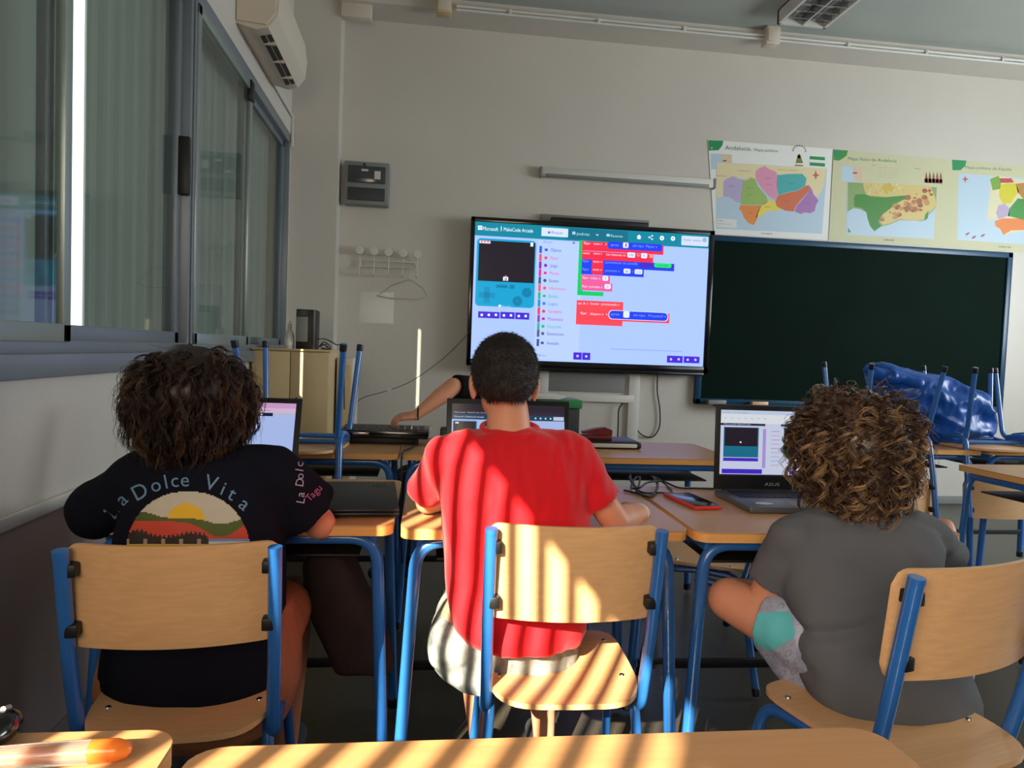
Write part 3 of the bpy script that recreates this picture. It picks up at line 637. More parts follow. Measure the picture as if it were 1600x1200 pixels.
txt7(D, 'PORTUGAL', 118, 226, 6, 50, rgb(150, 140, 110)); txt7(D, 'EXTREMADURA', 216, 203, 6, 62, rgb(150, 140, 110)); txt7(D, 'CASTILLA-LA MANCHA', 404, 198, 6, 96, rgb(150, 140, 110))
D.lay()
poly7(D, [(150, 255), (165, 238), (195, 226), (222, 240), (246, 244), (240, 275), (236, 320), (230, 352), (215, 350), (180, 325), (150, 320)], rgb(178, 164, 200))
poly7(D, [(244, 248), (262, 244), (280, 232), (300, 240), (310, 270), (335, 300), (352, 320), (358, 345), (340, 358), (300, 362), (232, 360), (236, 300)], rgb(150, 178, 96))
poly7(D, [(300, 205), (318, 188), (345, 178), (362, 192), (396, 205), (404, 222), (402, 262), (404, 312), (392, 336), (366, 322), (344, 300), (320, 268), (302, 240)], rgb(216, 146, 176))
poly7(D, [(404, 222), (450, 216), (520, 215), (540, 236), (534, 270), (500, 292), (450, 302), (408, 316), (400, 270)], rgb(70, 168, 168))
poly7(D, [(232, 362), (300, 364), (330, 362), (312, 400), (306, 430), (292, 456), (266, 444), (246, 420), (236, 392), (222, 378)], rgb(222, 134, 60))
poly7(D, [(330, 362), (352, 346), (372, 336), (396, 348), (398, 366), (424, 380), (400, 388), (370, 388), (345, 398), (318, 420), (302, 420), (312, 392)], rgb(228, 206, 90))
poly7(D, [(404, 318), (450, 304), (500, 294), (534, 272), (552, 268), (548, 300), (512, 340), (488, 370), (480, 392), (440, 388), (400, 368), (394, 345)], rgb(206, 108, 70))
poly7(D, [(552, 270), (566, 290), (572, 310), (596, 340), (584, 362), (578, 390), (556, 400), (530, 396), (514, 404), (484, 392), (492, 368), (516, 340), (548, 302)], rgb(166, 116, 178))
D.lay()
for (s_, x, y) in (('HUELVA', 176, 275), ('SEVILLA', 262, 285), ('SEVILLA', 262, 315), ('CÓRDOBA', 346, 236), ('Córdoba', 350, 266), ('JAÉN', 455, 262), ('CÁDIZ', 262, 400), ('MÁLAGA', 346, 372), ('GRANADA', 436, 345), ('ALMERÍA', 528, 355)): txt7(D, s_, x, y, 5, 26, rgb(90, 90, 90))
poly7(D, [(583, 196), (588, 216), (602, 222), (588, 227), (583, 246), (578, 227), (566, 222), (578, 216)], rgb(200, 90, 80))
poly7(D, [(555, 132), (626, 137), (626, 152), (555, 147)], GRN); poly7(D, [(555, 148), (626, 153), (626, 164), (555, 160)], rgb(222, 226, 220)); poly7(D, [(555, 161), (626, 166), (626, 182), (555, 176)], GRN)
poly7(D, [(486, 172), (524, 175), (524, 180), (486, 178)], rgb(100, 110, 60)); poly7(D, [(490, 165), (496, 140), (505, 120), (515, 140), (524, 165)], rgb(126, 118, 60)); c = z7(505, 128)
for k in range(9): an = pi*k/8; D.disc(c[0]+0.055*cos(an), c[1]+0.035+0.055*sin(an)*0.8, 0.006, TXT, n=8)
D.disc(c[0], c[1]-0.01, 0.016, rgb(150, 136, 80)); txt7(D, 'Consejería', 328, 497, 8, 52, rgb(50, 50, 50))
poly7(D, [(120, 424), (212, 429), (212, 468), (118, 464)], rgb(214, 218, 214)); D.lay(); txt7(D, 'LEYENDA', 124, 437, 5, 26, TXT); txt7(D, 'capital de provincia', 124, 450, 4, 60, TXT)
D.build('map_print', 'poster_print', t)
mat('paper_cream', rgb(196, 194, 158), 0.55)
t, D = mapsheet((668, 100), (1222, 148), (644, 526), (1238, 562), 'physical relief map in green and brown, middle one of the wall maps', 'paper_cream')
poly7(D, [(668, 101), (734, 106), (728, 130), (706, 146), (690, 154), (668, 150)], rgb(60, 140, 60)); D.lay(); poly7(D, [(668, 101), (706, 104), (704, 124), (690, 134), (668, 130)], GRN)
txt7(D, 'Mapa físico de Andalucía', 734, 150, 15, 228, rgb(56, 110, 84)); txt7(D, 'Escala', 846, 176, 5, 20, TXT); txt7(D, 'Relieve', 1048, 193, 6, 26, TXT)
for k in range(5): txt7(D, 'metros sobre el nivel del mar', 874, 186+k*11, 3.5, 100, rgb(150, 150, 130))
poly7(D, [(706, 178), (804, 183), (800, 254), (704, 248)], SEA); D.lay(); poly7(D, [(756, 181), (804, 183), (800, 254), (766, 250), (760, 220)], rgb(206, 180, 156)); D.lay(); poly7(D, [(756, 208), (776, 207), (778, 214), (758, 215)], rgb(180, 50, 40))
for k in range(5): x = 1094+k*17; poly7(D, [(x, 256), (x+3, 226), (x+7, 204), (x+12, 226), (x+15, 257)], rgb(140, 82, 60))
poly7(D, [(1092, 236), (1178, 242), (1176, 262), (1092, 256)], rgb(150, 98, 66))
poly7(D, [(732, 252), (1150, 276), (1136, 520), (724, 500)], SEA); D.lay()
poly7(D, [(734, 254), (1150, 278), (1146, 372), (1110, 410), (1085, 436), (980, 432), (930, 452), (890, 462), (858, 484), (838, 460), (826, 425), (820, 396), (790, 380), (760, 376), (732, 392)], rgb(130, 156, 96)); D.lay()
poly7(D, [(804, 256), (1120, 272), (1144, 330), (1146, 368), (1112, 400), (1090, 430), (1050, 434), (980, 428), (930, 448), (900, 455), (884, 440), (900, 400), (1000, 330), (900, 322), (850, 318), (830, 324), (812, 300)], rgb(206, 184, 116)); D.lay()
poly7(D, [(762, 330), (770, 312), (810, 310), (850, 322), (900, 326), (980, 318), (1010, 316), (1000, 334), (960, 352), (930, 380), (890, 410), (876, 440), (890, 460), (858, 484), (838, 460), (826, 425), (822, 396), (800, 376), (764, 368)], rgb(60, 128, 40))
poly7(D, [(890, 290), (904, 262), (930, 258), (952, 278), (940, 300), (910, 308)], rgb(196, 170, 70)); poly7(D, [(1096, 406), (1112, 388), (1108, 424), (1090, 436)], rgb(60, 128, 40))
D.lay(); rnd = random.Random(5)
for k in range(70):
    u = rnd.random(); x = 910+u*210+rnd.uniform(-30, 20); y = 430-u*120+rnd.uniform(-30, 40)
    if y > 428 or x > 1125 or y < 278: continue
    c = z7(x, y); D.k += 0.08; s_ = rnd.uniform(0.008, 0.03); D.disc(c[0], c[1], s_, rgb(*rnd.choice(((176, 116, 70), (160, 96, 56), (190, 138, 84), (150, 84, 50)))), s_*rnd.uniform(.5, 1), n=7)
for k in range(40):
    x = 812+rnd.random()*190; y = 262+rnd.random()*45; c = z7(x, y); D.k += 0.05; s_ = rnd.uniform(0.005, 0.014); D.disc(c[0], c[1], s_, rgb(*rnd.choice(((214, 200, 140), (190, 170, 96), (196, 186, 120)))), s_, n=6)
D.lay(); poly7(D, [(1116, 280), (1120, 290), (1128, 294), (1120, 298), (1116, 308), (1112, 298), (1104, 294), (1112, 290)], rgb(180, 70, 60))
poly7(D, [(734, 468), (748, 488), (736, 490)], rgb(120, 130, 60)); txt7(D, 'editorial', 902, 528, 10, 46, rgb(110, 50, 40))
D.build('map_print', 'poster_print', t)
t, D = mapsheet((1222, 148), (1790, 198), (1238, 562), (1800, 600), 'political map with orange and green regions, rightmost wall map cut by the frame', 'paper_cream')
poly7(D, [(1222, 149), (1290, 153), (1284, 178), (1262, 198), (1224, 198)], GRN); D.lay()
txt7(D, 'Mapa político de España', 1284, 190, 14, 216, rgb(70, 110, 92))
poly7(D, [(1252, 212), (1760, 250), (1755, 560), (1246, 524)], SEA); D.lay()
poly7(D, [(1402, 235), (1440, 222), (1500, 236), (1600, 250), (1740, 300), (1700, 380), (1660, 470), (1570, 480), (1462, 502), (1446, 474), (1420, 460), (1428, 420), (1392, 440), (1388, 400), (1400, 292)], rgb(214, 206, 170)); D.lay()
poly7(D, [(1400, 240), (1440, 224), (1452, 250), (1446, 286), (1412, 292)], rgb(120, 160, 60)); poly7(D, [(1446, 236), (1500, 236), (1512, 256), (1452, 258)], rgb(190, 70, 70))
poly7(D, [(1446, 268), (1480, 258), (1520, 262), (1536, 300), (1510, 330), (1500, 352), (1460, 356), (1442, 320)], rgb(206, 194, 40)); poly7(D, [(1520, 262), (1600, 252), (1660, 270), (1640, 330), (1560, 340), (1530, 300)], rgb(176, 130, 60))
poly7(D, [(1440, 362), (1470, 356), (1490, 376), (1490, 410), (1440, 428), (1428, 400)], rgb(176, 160, 190)); poly7(D, [(1492, 376), (1530, 330), (1600, 340), (1640, 380), (1600, 440), (1530, 424), (1484, 412)], rgb(60, 140, 56))
poly7(D, [(1422, 436), (1460, 424), (1530, 424), (1600, 440), (1570, 478), (1500, 480), (1462, 502), (1448, 474), (1426, 460)], rgb(222, 124, 50))
poly7(D, [(1284, 224), (1289, 236), (1300, 240), (1289, 244), (1284, 258), (1279, 244), (1268, 240), (1279, 236)], rgb(190, 90, 90))
for q in ((1284, 504), (1314, 520), (1356, 512)): poly7(D, [q, (q[0]+14, q[1]-4), (q[0]+22, q[1]-16), (q[0]+12, q[1]-14), (q[0]+2, q[1]-8)], rgb(150, 70, 90))
txt7(D, 'editorial', 1440, 560, 10, 56, rgb(110, 50, 40)); D.build('map_print', 'poster_print', t)
# ---------------------------------------------------------------- furniture
def make_chair(label, group):
    "classroom chair facing +Y, origin on the floor"
    t = thing('school_chair', (0, 0, 0), label, 'chair', group)
    # curved plywood backrest inside the posts
    n = 48; m = MB(); vs = []; W = 0.205
    def by(u): return -0.175-0.038*(1-u*u)
    zs0, zs1, rc = 0.600, 0.800, 0.03
    rows = 7; th = 0.009
    def zz(u, r):
        e = max(0, abs(u)*W-(W-rc)); cut = rc-sqrt(max(0, rc*rc-e*e))
        lo, hi = zs0+cut, zs1-cut; return lo+(hi-lo)*r/(rows-1)
    for side in (0, 1):
        for r in range(rows):
            for i in range(n+1):
                u = -1+2*i/n; z = zz(u, r); vs.append((u*W, by(u)-0.10*(z-0.7)-(th if side else 0), z))
    k = (n+1)*rows; fs = []
    for r in range(rows-1):
        for i in range(n):
            a = r*(n+1)+i; fs.append((a, a+1, a+n+2, a+n+1)); fs.append((k+a, k+a+n+1, k+a+n+2, k+a+1))
    for i in range(n): fs.append((i, k+i, k+i+1, i+1)); a = (rows-1)*(n+1)+i; fs.append((a, a+1, k+a+1, k+a))
    for r in range(rows-1):
        a = r*(n+1); fs.append((a, a+n+1, k+a+n+1, k+a)); a += n; fs.append((a, k+a, k+a+n+1, a+n+1))
    m.add(vs, fs); m.build('backrest', 'beech', t, sharp=50)
    # seat: rounded plywood shell with a waterfall front
    out = []; N = 40
    for i in range(N):
        a = 2*pi*i/N; c, s = cos(a), sin(a); hx = 0.19+0.008*s; hy = 0.205
        out.append((hx*math.copysign(abs(c)**0.45, c), -0.035+hy*math.copysign(abs(s)**(0.62 if s < 0 else 0.4), s)))
    m = MB(); vs = []; fs = []; rg = (1.0, 0.985, 0.8, 0.55, 0.3)
    def sz(x, y): return 0.445-0.012*max(0, 1-(x/0.19)**2)*max(0, 1-((y+0.05)/0.2)**2)-0.35*max(0, y-0.12)**1.4
    cen = (0, -0.035)
    for top in (0, 1):
        for q in rg:
            for (x, y) in out:
                X, Y = cen[0]+(x-cen[0])*q, cen[1]+(y-cen[1])*q; vs.append((X, Y, sz(X, Y)-(0.011 if top else 0)))
        vs.append((cen[0], cen[1], sz(*cen)-(0.011 if top else 0)))
    B = N*len(rg)+1
    for s_ in (0, 1):
        for j in range(len(rg)-1):
            for i in range(N):
                f = (s_*B+j*N+i, s_*B+j*N+(i+1) % N, s_*B+(j+1)*N+(i+1) % N, s_*B+(j+1)*N+i); fs.append(f if not s_ else f[::-1])
        for i in range(N): f = (s_*B+(len(rg)-1)*N+i, s_*B+(len(rg)-1)*N+(i+1) % N, s_*B+B-1); fs.append(f if not s_ else f[::-1])
    for i in range(N): fs.append((i, B+i, B+(i+1) % N, (i+1) % N))
    m.add(vs, fs); st = m.build('seat', 'beech', t, sharp=50)
    for (x, y) in ((-0.155, 0.09), (0.155, 0.09), (-0.155, -0.10), (0.155, -0.10)):
        MB().lathe([(0, 0), (0.007, 0), (0.006, 0.002), (0, 0.003)], (x, y, sz(x, y)), 12).build('rivet', 'steel', st)
    for s in (-1, 1):
        MB().tube(path([(s*0.198, -0.225, 0.79), (s*0.196, -0.185, 0.56), (s*0.19, -0.150, 0.40), (s*0.19, -0.10, 0.375), (s*0.185, 0.02, 0.395)], 0.05), 0.0145, 14).build('back_post', 'blue_tube', t)
        MB().tube([(s*0.198, -0.225, 0.785), (s*0.198, -0.226, 0.795)], 0.0148, 14).build('post_cap', 'blue_tube', t)
        for z in (0.64, 0.755): MB().box((s*0.172, -0.232-0.10*(z-0.7)+0.012, z-0.012), (s*0.196, -0.20-0.10*(z-0.7)+0.02, z+0.012), 0.003).build('clip', 'black_plastic', t)
        f = MB().tube(path([(s*0.208, 0.20, 0.012), (s*0.178, 0.135, 0.412), (s*0.175, 0.02, 0.420)], 0.05), 0.0125, 12).build('leg', 'blue_tube', t)
        MB().cap((s*0.208, 0.20, 0.014), 0.0145, (s*0.206, 0.196, 0.035), 0.0145, 10, flat0=True).build('foot_cap', 'black_plastic', f)
        f = MB().tube(path([(s*0.208, -0.21, 0.012), (s*0.178, -0.135, 0.412), (s*0.175, 0.02, 0.420)], 0.05), 0.0125, 12).build('leg', 'blue_tube', t)
        MB().cap((s*0.208, -0.21, 0.014), 0.0145, (s*0.206, -0.206, 0.035), 0.0145, 10, flat0=True).build('foot_cap', 'black_plastic', f)
    MB().tube([(-0.175, 0.10, 0.412), (0.175, 0.10, 0.412)], 0.011, 10).build('crossbar', 'blue_tube', t)
    MB().tube([(-0.175, -0.09, 0.412), (0.175, -0.09, 0.412)], 0.011, 10).build('crossbar', 'blue_tube', t)
    return t
chair_proto = make_chair('wooden school chair pulled close behind the red shirted child, sunlit stripes on its backrest', 'school chairs of the front row')
def place(proto, loc, rz, label=None, group=None, first=[True], flip=False, scale=1.0):
    o = proto if first[0] else copy_tree(proto); first[0] = False
    o.location = loc; o.rotation_euler = (pi if flip else 0, 0, rz); o.scale = scale if isinstance(scale, tuple) else (scale,)*3
    if label: o['label'] = label
    if group: o['group'] = group
    return o
pa, pb = P(770, 826, Z=0.814), P(1047, 836, Z=0.814)
c = (pa+pb)/2; place(chair_proto, (c.x, c.y+0.225, 0), radians(-2), scale=(0.90, 1, 1.03))
pa, pb = P(112, 862, Z=0.795), P(412, 852, Z=0.795)
c = (pa+pb)/2; a1 = radians(4); CH1 = (c.x-0.225*sin(a1), c.y+0.225*cos(a1), 0)
place(chair_proto, CH1, a1, 'wooden school chair under the child in the navy print shirt', 'school chairs of the front row', scale=(0.93, 1, 1))
pa = P(1432, 906, Z=0.818); RZ3 = radians(15)
off = Matrix.Rotation(RZ3, 3, 'Z') @ V((-0.192, -0.225, 0)); CH3 = (pa.x-off.x, pa.y-off.y, 0)
place(chair_proto, CH3, RZ3, 'wooden school chair turned left under the child in the grey shirt', 'school chairs of the front row', scale=(0.97, 1, 1.035))

def make_desk(w=0.715, d=0.52, label='', group=None, h=0.75):
    "single desk, front (near) edge at y=0, left edge x=0"
    t = thing('school_desk', (0, 0, 0), label, 'desk', group)
    MB().prism(rrect(0, 0, w, d, 0.035), 'z', h-0.004, h).build('laminate_top', 'desk_top', t, sharp=40)
    MB().prism(rrect(0.0005, 0.0005, w-0.0005, d-0.0005, 0.035), 'z', h-0.026, h-0.0035).build('wood_core', 'beech_edge', t, sharp=40)
    zt = h-0.043; r = 0.0155
    for y, sg in ((0.05, 1), (d-0.05, -1)):
        for s in (0, 1):
            x0 = 0.005 if s == 0 else w-0.005; xi = 0.07 if s == 0 else w-0.07; xm = 0.04 if s == 0 else w-0.04
            f = MB().tube(path([(x0, y-0.015*sg, 0.012), (xm, y, zt), (w/2, y, zt)], 0.07, 8), r, 14).build('leg', 'blue_tube', t)
            MB().cap((x0, y-0.015*sg, 0.016), 0.018, (x0, y-0.015*sg, 0.04), 0.018, 10, flat0=True).build('foot_cap', 'black_plastic', f)
    for s in (0, 1):
        x = 0.05 if s == 0 else w-0.05
        MB().box((x-0.01, 0.05, zt-0.018), (x+0.01, d-0.05, zt+0.012), 0.003).build('side_rail', 'blue_tube', t)
    MB().box((0.03, d-0.062, 0.16), (w-0.03, d-0.042, 0.19), 0.003).build('stretcher', 'black_tube', t)
    MB().box((0.09, 0.14, zt-0.075), (w-0.09, d-0.07, zt-0.068), 0.002).build('book_shelf', 'black_plastic', t)
    return t
desk0 = make_desk(label='x', d=0.60)
DK = []
def desk(x, y, rz, label, group, sx=1.0, sy=1.0, proto=desk0):
    o = proto if not DK else copy_tree(proto); DK.append(o)
    o.location = (x, y, 0); o.rotation_euler.z = rz; o.scale = (sx, sy, 1); o['label'] = label; o['group'] = group; return o
G1, G2, G3, G0 = 'front row desks with laptops', 'second row desks below the television', 'desks by the right wall', 'nearest desks at the bottom edge'
desk(-0.775, 1.725, radians(-0.3), 'wooden school desk with the closed black laptop, left of the red shirted child', G1)
desk(-0.042, 1.690, radians(-0.5), 'wooden school desk in front of the red shirted child', G1)
desk(0.686, 1.672, radians(-1.3), 'wooden school desk with the phone and the laptop of the grey shirted child', G1)
desk(-0.80, 2.90, 0, 'wooden desk with the upturned chair, leftmost of the row below the television', G2, 1.0, 0.9)
desk(-0.08, 2.90, 0, 'wooden desk with the black keyboard machine in the middle of the second row', G2, 1.0, 0.9)
desk(0.64, 2.90, 0, 'empty wooden desk below the television cable, right end of the second row', G2, 1.01, 0.9)
desk(2.20, 3.40, 0, 'desk carrying the upturned chairs and the blue bag', G3, 1.05)
desk(3.00, 3.42, 0, 'desk with upturned chairs at the right edge, beyond the one with the blue bag', G3, 1.05)
desk(2.40, 2.48, radians(3), 'nearer empty desk at the right edge with a bent blue leg in front', G3, 1.0, 0.7)
desk(-1.0+0.03, 0.81-0.60, radians(-0.3), 'sunstriped desk corner with the orange pen at the bottom left', G0)
desk(-0.228, 0.768-0.60, radians(0), 'large sunstriped desk along the bottom edge of the picture', G0, 1.08)

# chairs turned upside down on desks (seat resting on the top)
def flipped(x, y, top, rz, label, group):
    return place(chair_proto, (x, y, top+0.4475), rz+pi, label, group, flip=True)
GU = 'chairs turned upside down on the desks'
flipped(P(548, 640, Y=2.95).x-0.215, 3.055, 0.75, radians(-4), 'upturned school chair on the left desk, blue legs in the air', GU)
flipped(P(1462, 780, Y=3.35).x-0.20, 3.565, 0.75, radians(2), 'upturned school chair beside the curly head, left of the blue bag', GU)
flipped(P(1520, 780, Y=3.35).x+0.20, 3.575, 0.75, radians(-2), 'upturned school chair partly hidden by the blue bag', GU)
flipped(3.56, 3.64, 0.75, radians(-12), 'upturned school chair at the far right behind the blue bag', GU)
place(chair_proto, (1.09, 2.58, 0), radians(64), 'empty wooden school chair under the far side of the right desk', 'other chairs')
place(chair_proto, (0.42, 2.66, 0), radians(182), 'empty wooden school chair behind the red shirted child desk', 'other chairs')

# cabinet with the speaker, bottle and cable
cx0, cx1, cy0, cy1, cz = -0.99, P(515, 548, Y=4.28).x, 4.28, 4.92, 1.142
t = thing('storage_cabinet', ((cx0+cx1)/2, cy0, 0), 'beige metal cabinet in the corner under the window', 'cabinet')
MB().box((cx0, cy0+0.02, 0.03), (cx1, cy1, cz), 0.004).build('body', 'beige_steel', t)
MB().box((cx0-0.0, cy0, cz-0.006), (cx1+0.006, cy1, cz+0.006), 0.002).build('top_panel', 'beige_steel', t)
md = (cx0+cx1)/2
MB().box((cx0+0.004, cy0, 0.06), (md-0.002, cy0+0.02, cz-0.012), 0.003).build('door', 'beige_steel', t)
MB().box((md+0.002, cy0, 0.06), (cx1-0.004, cy0+0.02, cz-0.012), 0.003).build('door', 'beige_steel', t)
MB().tube([(md+0.04, cy0-0.006, 0.86), (md+0.04, cy0+0.004, 0.86)], 0.006, 10).build('lock', 'black_plastic', t)
MB().box((cx0+0.01, cy0+0.03, 0.0), (cx1-0.01, cy1-0.01, 0.03)).build('plinth', 'black_plastic', t)
t = thing('side_cabinet', (cx1+0.07, 5.0, 0), 'narrow pale side unit standing behind the beige cabinet', 'cabinet')
MB().box((cx1+0.012, 4.55, 0), (cx1+0.11, 4.95, 1.10), 0.004).build('body', 'cream_plastic', t)
MB().box((cx1+0.02, 4.542, 0.05), (cx1+0.102, 4.552, 1.06), 0.003).build('door', 'beige_steel', t)
a = P(462, 545, Y=4.40); b = P(494, 484, Y=4.40)
t = thing('loudspeaker', (a.x, 4.4, cz+0.006), 'tall narrow black and grey speaker box on the beige cabinet', 'speaker')
sx0, sx1 = a.x, b.x; Mx = 0.055
MB().box((sx0, 4.39, cz+0.006), (sx1, 4.56, b.z), 0.006).build('case', 'black_plastic', t)
MB().box((sx0+0.004, 4.382, cz+0.05), (sx1-0.045, 4.392, b.z-0.045), 0.003).build('front_panel', 'grey_plastic', t)
MB().box((sx0+0.004, 4.382, b.z-0.043), (sx1-0.045, 4.392, b.z-0.006), 0.002).build('top_strip', 'dark_grey_plastic', t)
p = P(452, 543, Y=4.42)
t = thing('spray_bottle', (p.x, 4.42, cz+0.006), 'small translucent white bottle standing left of the black speaker', 'bottle')
MB().lathe([(0, 0), (0.026, 0), (0.028, 0.01), (0.028, 0.07), (0.022, 0.095), (0.010, 0.112), (0.009, 0.125), (0, 0.125)], (p.x, 4.42, cz+0.006), 20).build('body', 'white_plastic', t)
MB().lathe([(0, 0), (0.011, 0), (0.011, 0.02), (0.006, 0.024), (0.005, 0.04), (0, 0.04)], (p.x, 4.42, cz+0.131), 14).build('nozzle', 'white_plastic', t)
MB().lathe([(0.0286, 0.02), (0.0286, 0.06)], (p.x, 4.42, cz+0.006), 20).build('label', 'paper', t)
m = MB(); rnd = random.Random(9)
m.tube(spline([P(494, 530, Y=4.45), P(508, 530, Y=4.45), P(524, 538, Y=4.42), P(536, 550, Y=4.40), P(538, 640, Y=4.38)], 8), 0.0035, 6)
for k in range(4):
    pts = [P(498+rnd.uniform(-3, 3), 542, Y=4.42), P(508+rnd.uniform(-4, 4), 536+rnd.uniform(-3, 5), Y=4.45), P(514+rnd.uniform(-5, 4), 545, Y=4.40), P(506+rnd.uniform(-5, 5), 545+rnd.uniform(-2, 1), Y=4.4)]
    m.tube(spline(pts, 6), 0.003, 6)
tag(m.build('tangled_cable', 'cable'), 'tangled black cable spilling over the cabinet beside the speaker', 'cable')

# ---- laptops
def page(D, x0, z0, w_, h_, kind):
    "a small coding page drawn on a laptop display; u right, v up, in fractions"
    def r(a, b, c, d, col, rad=0): D.rect(x0+a*w_, z0+b*h_, x0+c*w_, z0+d*h_, col, rad)
    def tx(s_, a, b, h, ww, col): D.text(s_, x0+a*w_, z0+b*h_, h*h_, col, ww*w_)
    W_ = rgb(176, 196, 246) if kind != 3 else rgb(206, 212, 236)
    r(0, 0, 1, 1, W_); D.lay()
    if kind == 1: r(0, .93, 1, 1, rgb(210, 160, 206)); r(0, .87, 1, .93, rgb(222, 190, 222)); r(0, .82, .82, .865, rgb(30, 26, 60)); r(.82, .82, 1, .865, rgb(186, 196, 226))
    if kind == 2: r(0, .90, 1, 1, rgb(34, 28, 44)); r(0, .86, 1, .90, rgb(46, 36, 60)); r(0, .79, 1, .86, rgb(16, 66, 96))
    if kind == 3: r(0, .94, 1, 1, rgb(196, 210, 236)); r(0, .80, 1, .94, rgb(226, 230, 238)); r(0, .765, .42, .80, rgb(40, 44, 70)); r(.57, .765, 1, .80, rgb(40, 44, 70))
    D.lay()
    if kind == 1:
        tx('archivo  editar  ver', .50, .89, .02, .30, rgb(80, 60, 90)); [D.disc(x0+w_*(.46+.09*k), z0+h_*.842, h_*.012, rgb(230, 230, 240), n=8) for k in range(4)]
        r(.25, .66, .62, .72, rgb(70, 40, 190)); r(.2, .56, .70, .61, rgb(40, 70, 200)); r(.5, .56, .70, .61, rgb(40, 130, 170)); D.lay(); tx('al iniciar', .46, .68, .02, .14, W_); r(.16, .52, .46, .58, rgb(60, 40, 220))
    if kind == 2:
        tx('Microsoft  MakeCode Arcade', .02, .875, .018, .3, rgb(190, 190, 210)); tx('Microsoft | MakeCode Arcade', .02, .815, .022, .26, rgb(210, 225, 235))
        [D.disc(x0+w_*(.74+.045*k), z0+h_*.825, h_*.013, rgb(220, 230, 240), n=8) for k in range(4)]; r(.90, .80, .995, .85, rgb(200, 210, 236))
        r(.01, .50, .22, .77, rgb(24, 130, 170)); r(.66, .64, .74, .70, rgb(60, 60, 200)); r(.66, .54, .78, .59, rgb(90, 160, 170)); r(.60, .58, .66, .63, rgb(220, 70, 110)); D.lay(); r(.015, .55, .21, .76, rgb(24, 12, 24)); D.lay(); r(.03, .73, .06, .75, WHT)
    if kind == 3:
        tx('archivo de la pagina', .02, .955, .018, .24, rgb(120, 130, 150)); tx('v  v  v  v  v  v  v', .03, .87, .02, .4, rgb(140, 146, 160)); tx('Microsoft MakeCode', .03, .775, .018, .25, rgb(200, 200, 220))
        r(.03, .28, .36, .74, rgb(12, 110, 140)); r(.03, .22, .36, .27, PUR); r(.02, .03, .40, .10, PUR); r(.66, .03, .78, .09, PUR); r(0, 0, 1, .02, rgb(30, 30, 60))
        r(.40, .12, .43, .72, rgb(170, 150, 220)); r(.60, .30, .88, .74, rgb(86, 130, 100)); r(.66, .34, .98, .66, rgb(206, 60, 90)); r(.82, .22, .98, .30, rgb(214, 50, 70)); D.lay()
        r(.04, .45, .35, .73, rgb(28, 14, 34)); r(.70, .40, .80, .48, rgb(60, 70, 200)); r(.68, .58, .98, .60, rgb(230, 150, 170)); r(.68, .52, .98, .54, rgb(230, 150, 170)); D.lay(); D.disc(x0+w_*.19, z0+h_*.51, h_*.015, WHT)
        for k in range(9): tx('aaaaa', .48, .68-.065*k, .02, .08, rgb(*tb[k][2]))
def laptop(cx, hy, z, w_, rz, lidh, tilt, label, kind, logo=None, body='dark_grey_plastic', bez=0.016, botbez=0.03):
    "hinge line centre (cx, hy), opened towards -Y"
    M = Matrix.Translation((cx, hy, z)) @ Matrix.Rotation(rz, 4, 'Z')
    t = thing('laptop', (cx, hy, z), label, 'laptop', 'open laptops on the front desks')
    dp = w_*0.66
    def put(mb, name, m, par): mb.v = [tuple(M @ V(v)) for v in mb.v]; return mb.build(name, m, par)
    m = MB(); m.box((-w_/2, -dp, 0.001), (w_/2, 0, 0.019), 0.005); b = put(m, 'base', body, t)
    m = MB(); n = 0
    for r in range(5):
        for k in range(14):
            x = -w_/2+0.03+(w_-0.06)*k/14; y = -0.03-0.019*r
            m.box((x+0.001, y-0.016, 0.0188), (x+(w_-0.06)/14-0.002, y, 0.0212))
    kb = put(m, 'keyboard', 'key_black', t); kb['kind'] = 'stuff'
    put(MB().box((-0.05, -dp+0.02, 0.0188), (0.05, -dp+0.085, 0.0196), 0.0003), 'touchpad', 'grey_plastic', t)
    Lm = Matrix.Translation((0, 0, 0.019)) @ Matrix.Rotation(-tilt, 4, 'X')
    def L_(mb): mb.v = [tuple(Lm @ V(v)) for v in mb.v]; return mb
    lid = put(L_(MB().box((-w_/2, 0, 0), (w_/2, 0.008, lidh), 0.003)), 'lid', 'black_plastic', t)
    put(L_(MB().tube([(-w_/2+0.03, 0.004, -0.002), (w_/2-0.03, 0.004, -0.002)], 0.007, 8)), 'hinge', 'black_plastic', t)
    O = M @ (Lm @ V((0, -0.0012, 0))); MM = (M @ Lm).to_3x3()
    D = Decal(O, MM @ V((1, 0, 0)), MM @ V((0, 0, 1)), MM @ V((0, -1, 0)), 0.00015)
    page(D, -w_/2+bez, botbez, w_-2*bez, lidh-botbez-bez, kind); D.build('display_image', 'screen_laptop', lid)
    if logo:
        D = Decal(O, MM @ V((1, 0, 0)), MM @ V((0, 0, 1)), MM @ V((0, -1, 0)), 0.0002); D.lay(); D.text(logo, -0.025, botbez*0.3, 0.010, rgb(150, 150, 156), 0.05); D.build('logo_print', 'print_matt', lid)
    return t
laptop(-0.54, 2.06, 0.75, 0.385, radians(-3), 0.262, radians(16), 'open black laptop in front of the child in the navy shirt', 1)
laptop(0.262, 2.10, 0.75, 0.375, radians(0), 0.268, radians(10), 'open laptop with a dark page header in front of the red shirted child', 2)
laptop(1.115, 2.135, 0.75, 0.385, radians(0), 0.268, radians(3), 'open grey laptop with a black screen frame beside the red phone', 3, 'ASUS', 'laptop_grey', 0.016, 0.045)
D = Decal((0.985, 1.925, 0.7705), (1, 0, 0), (0, 1, 0), (0, 0, 1), 0.0002); D.disc(0, 0, 0.026, rgb(205, 208, 210), 0.016); D.lay(); D.text('intel', -0.018, -0.005, 0.012, rgb(150, 156, 162), 0.036)
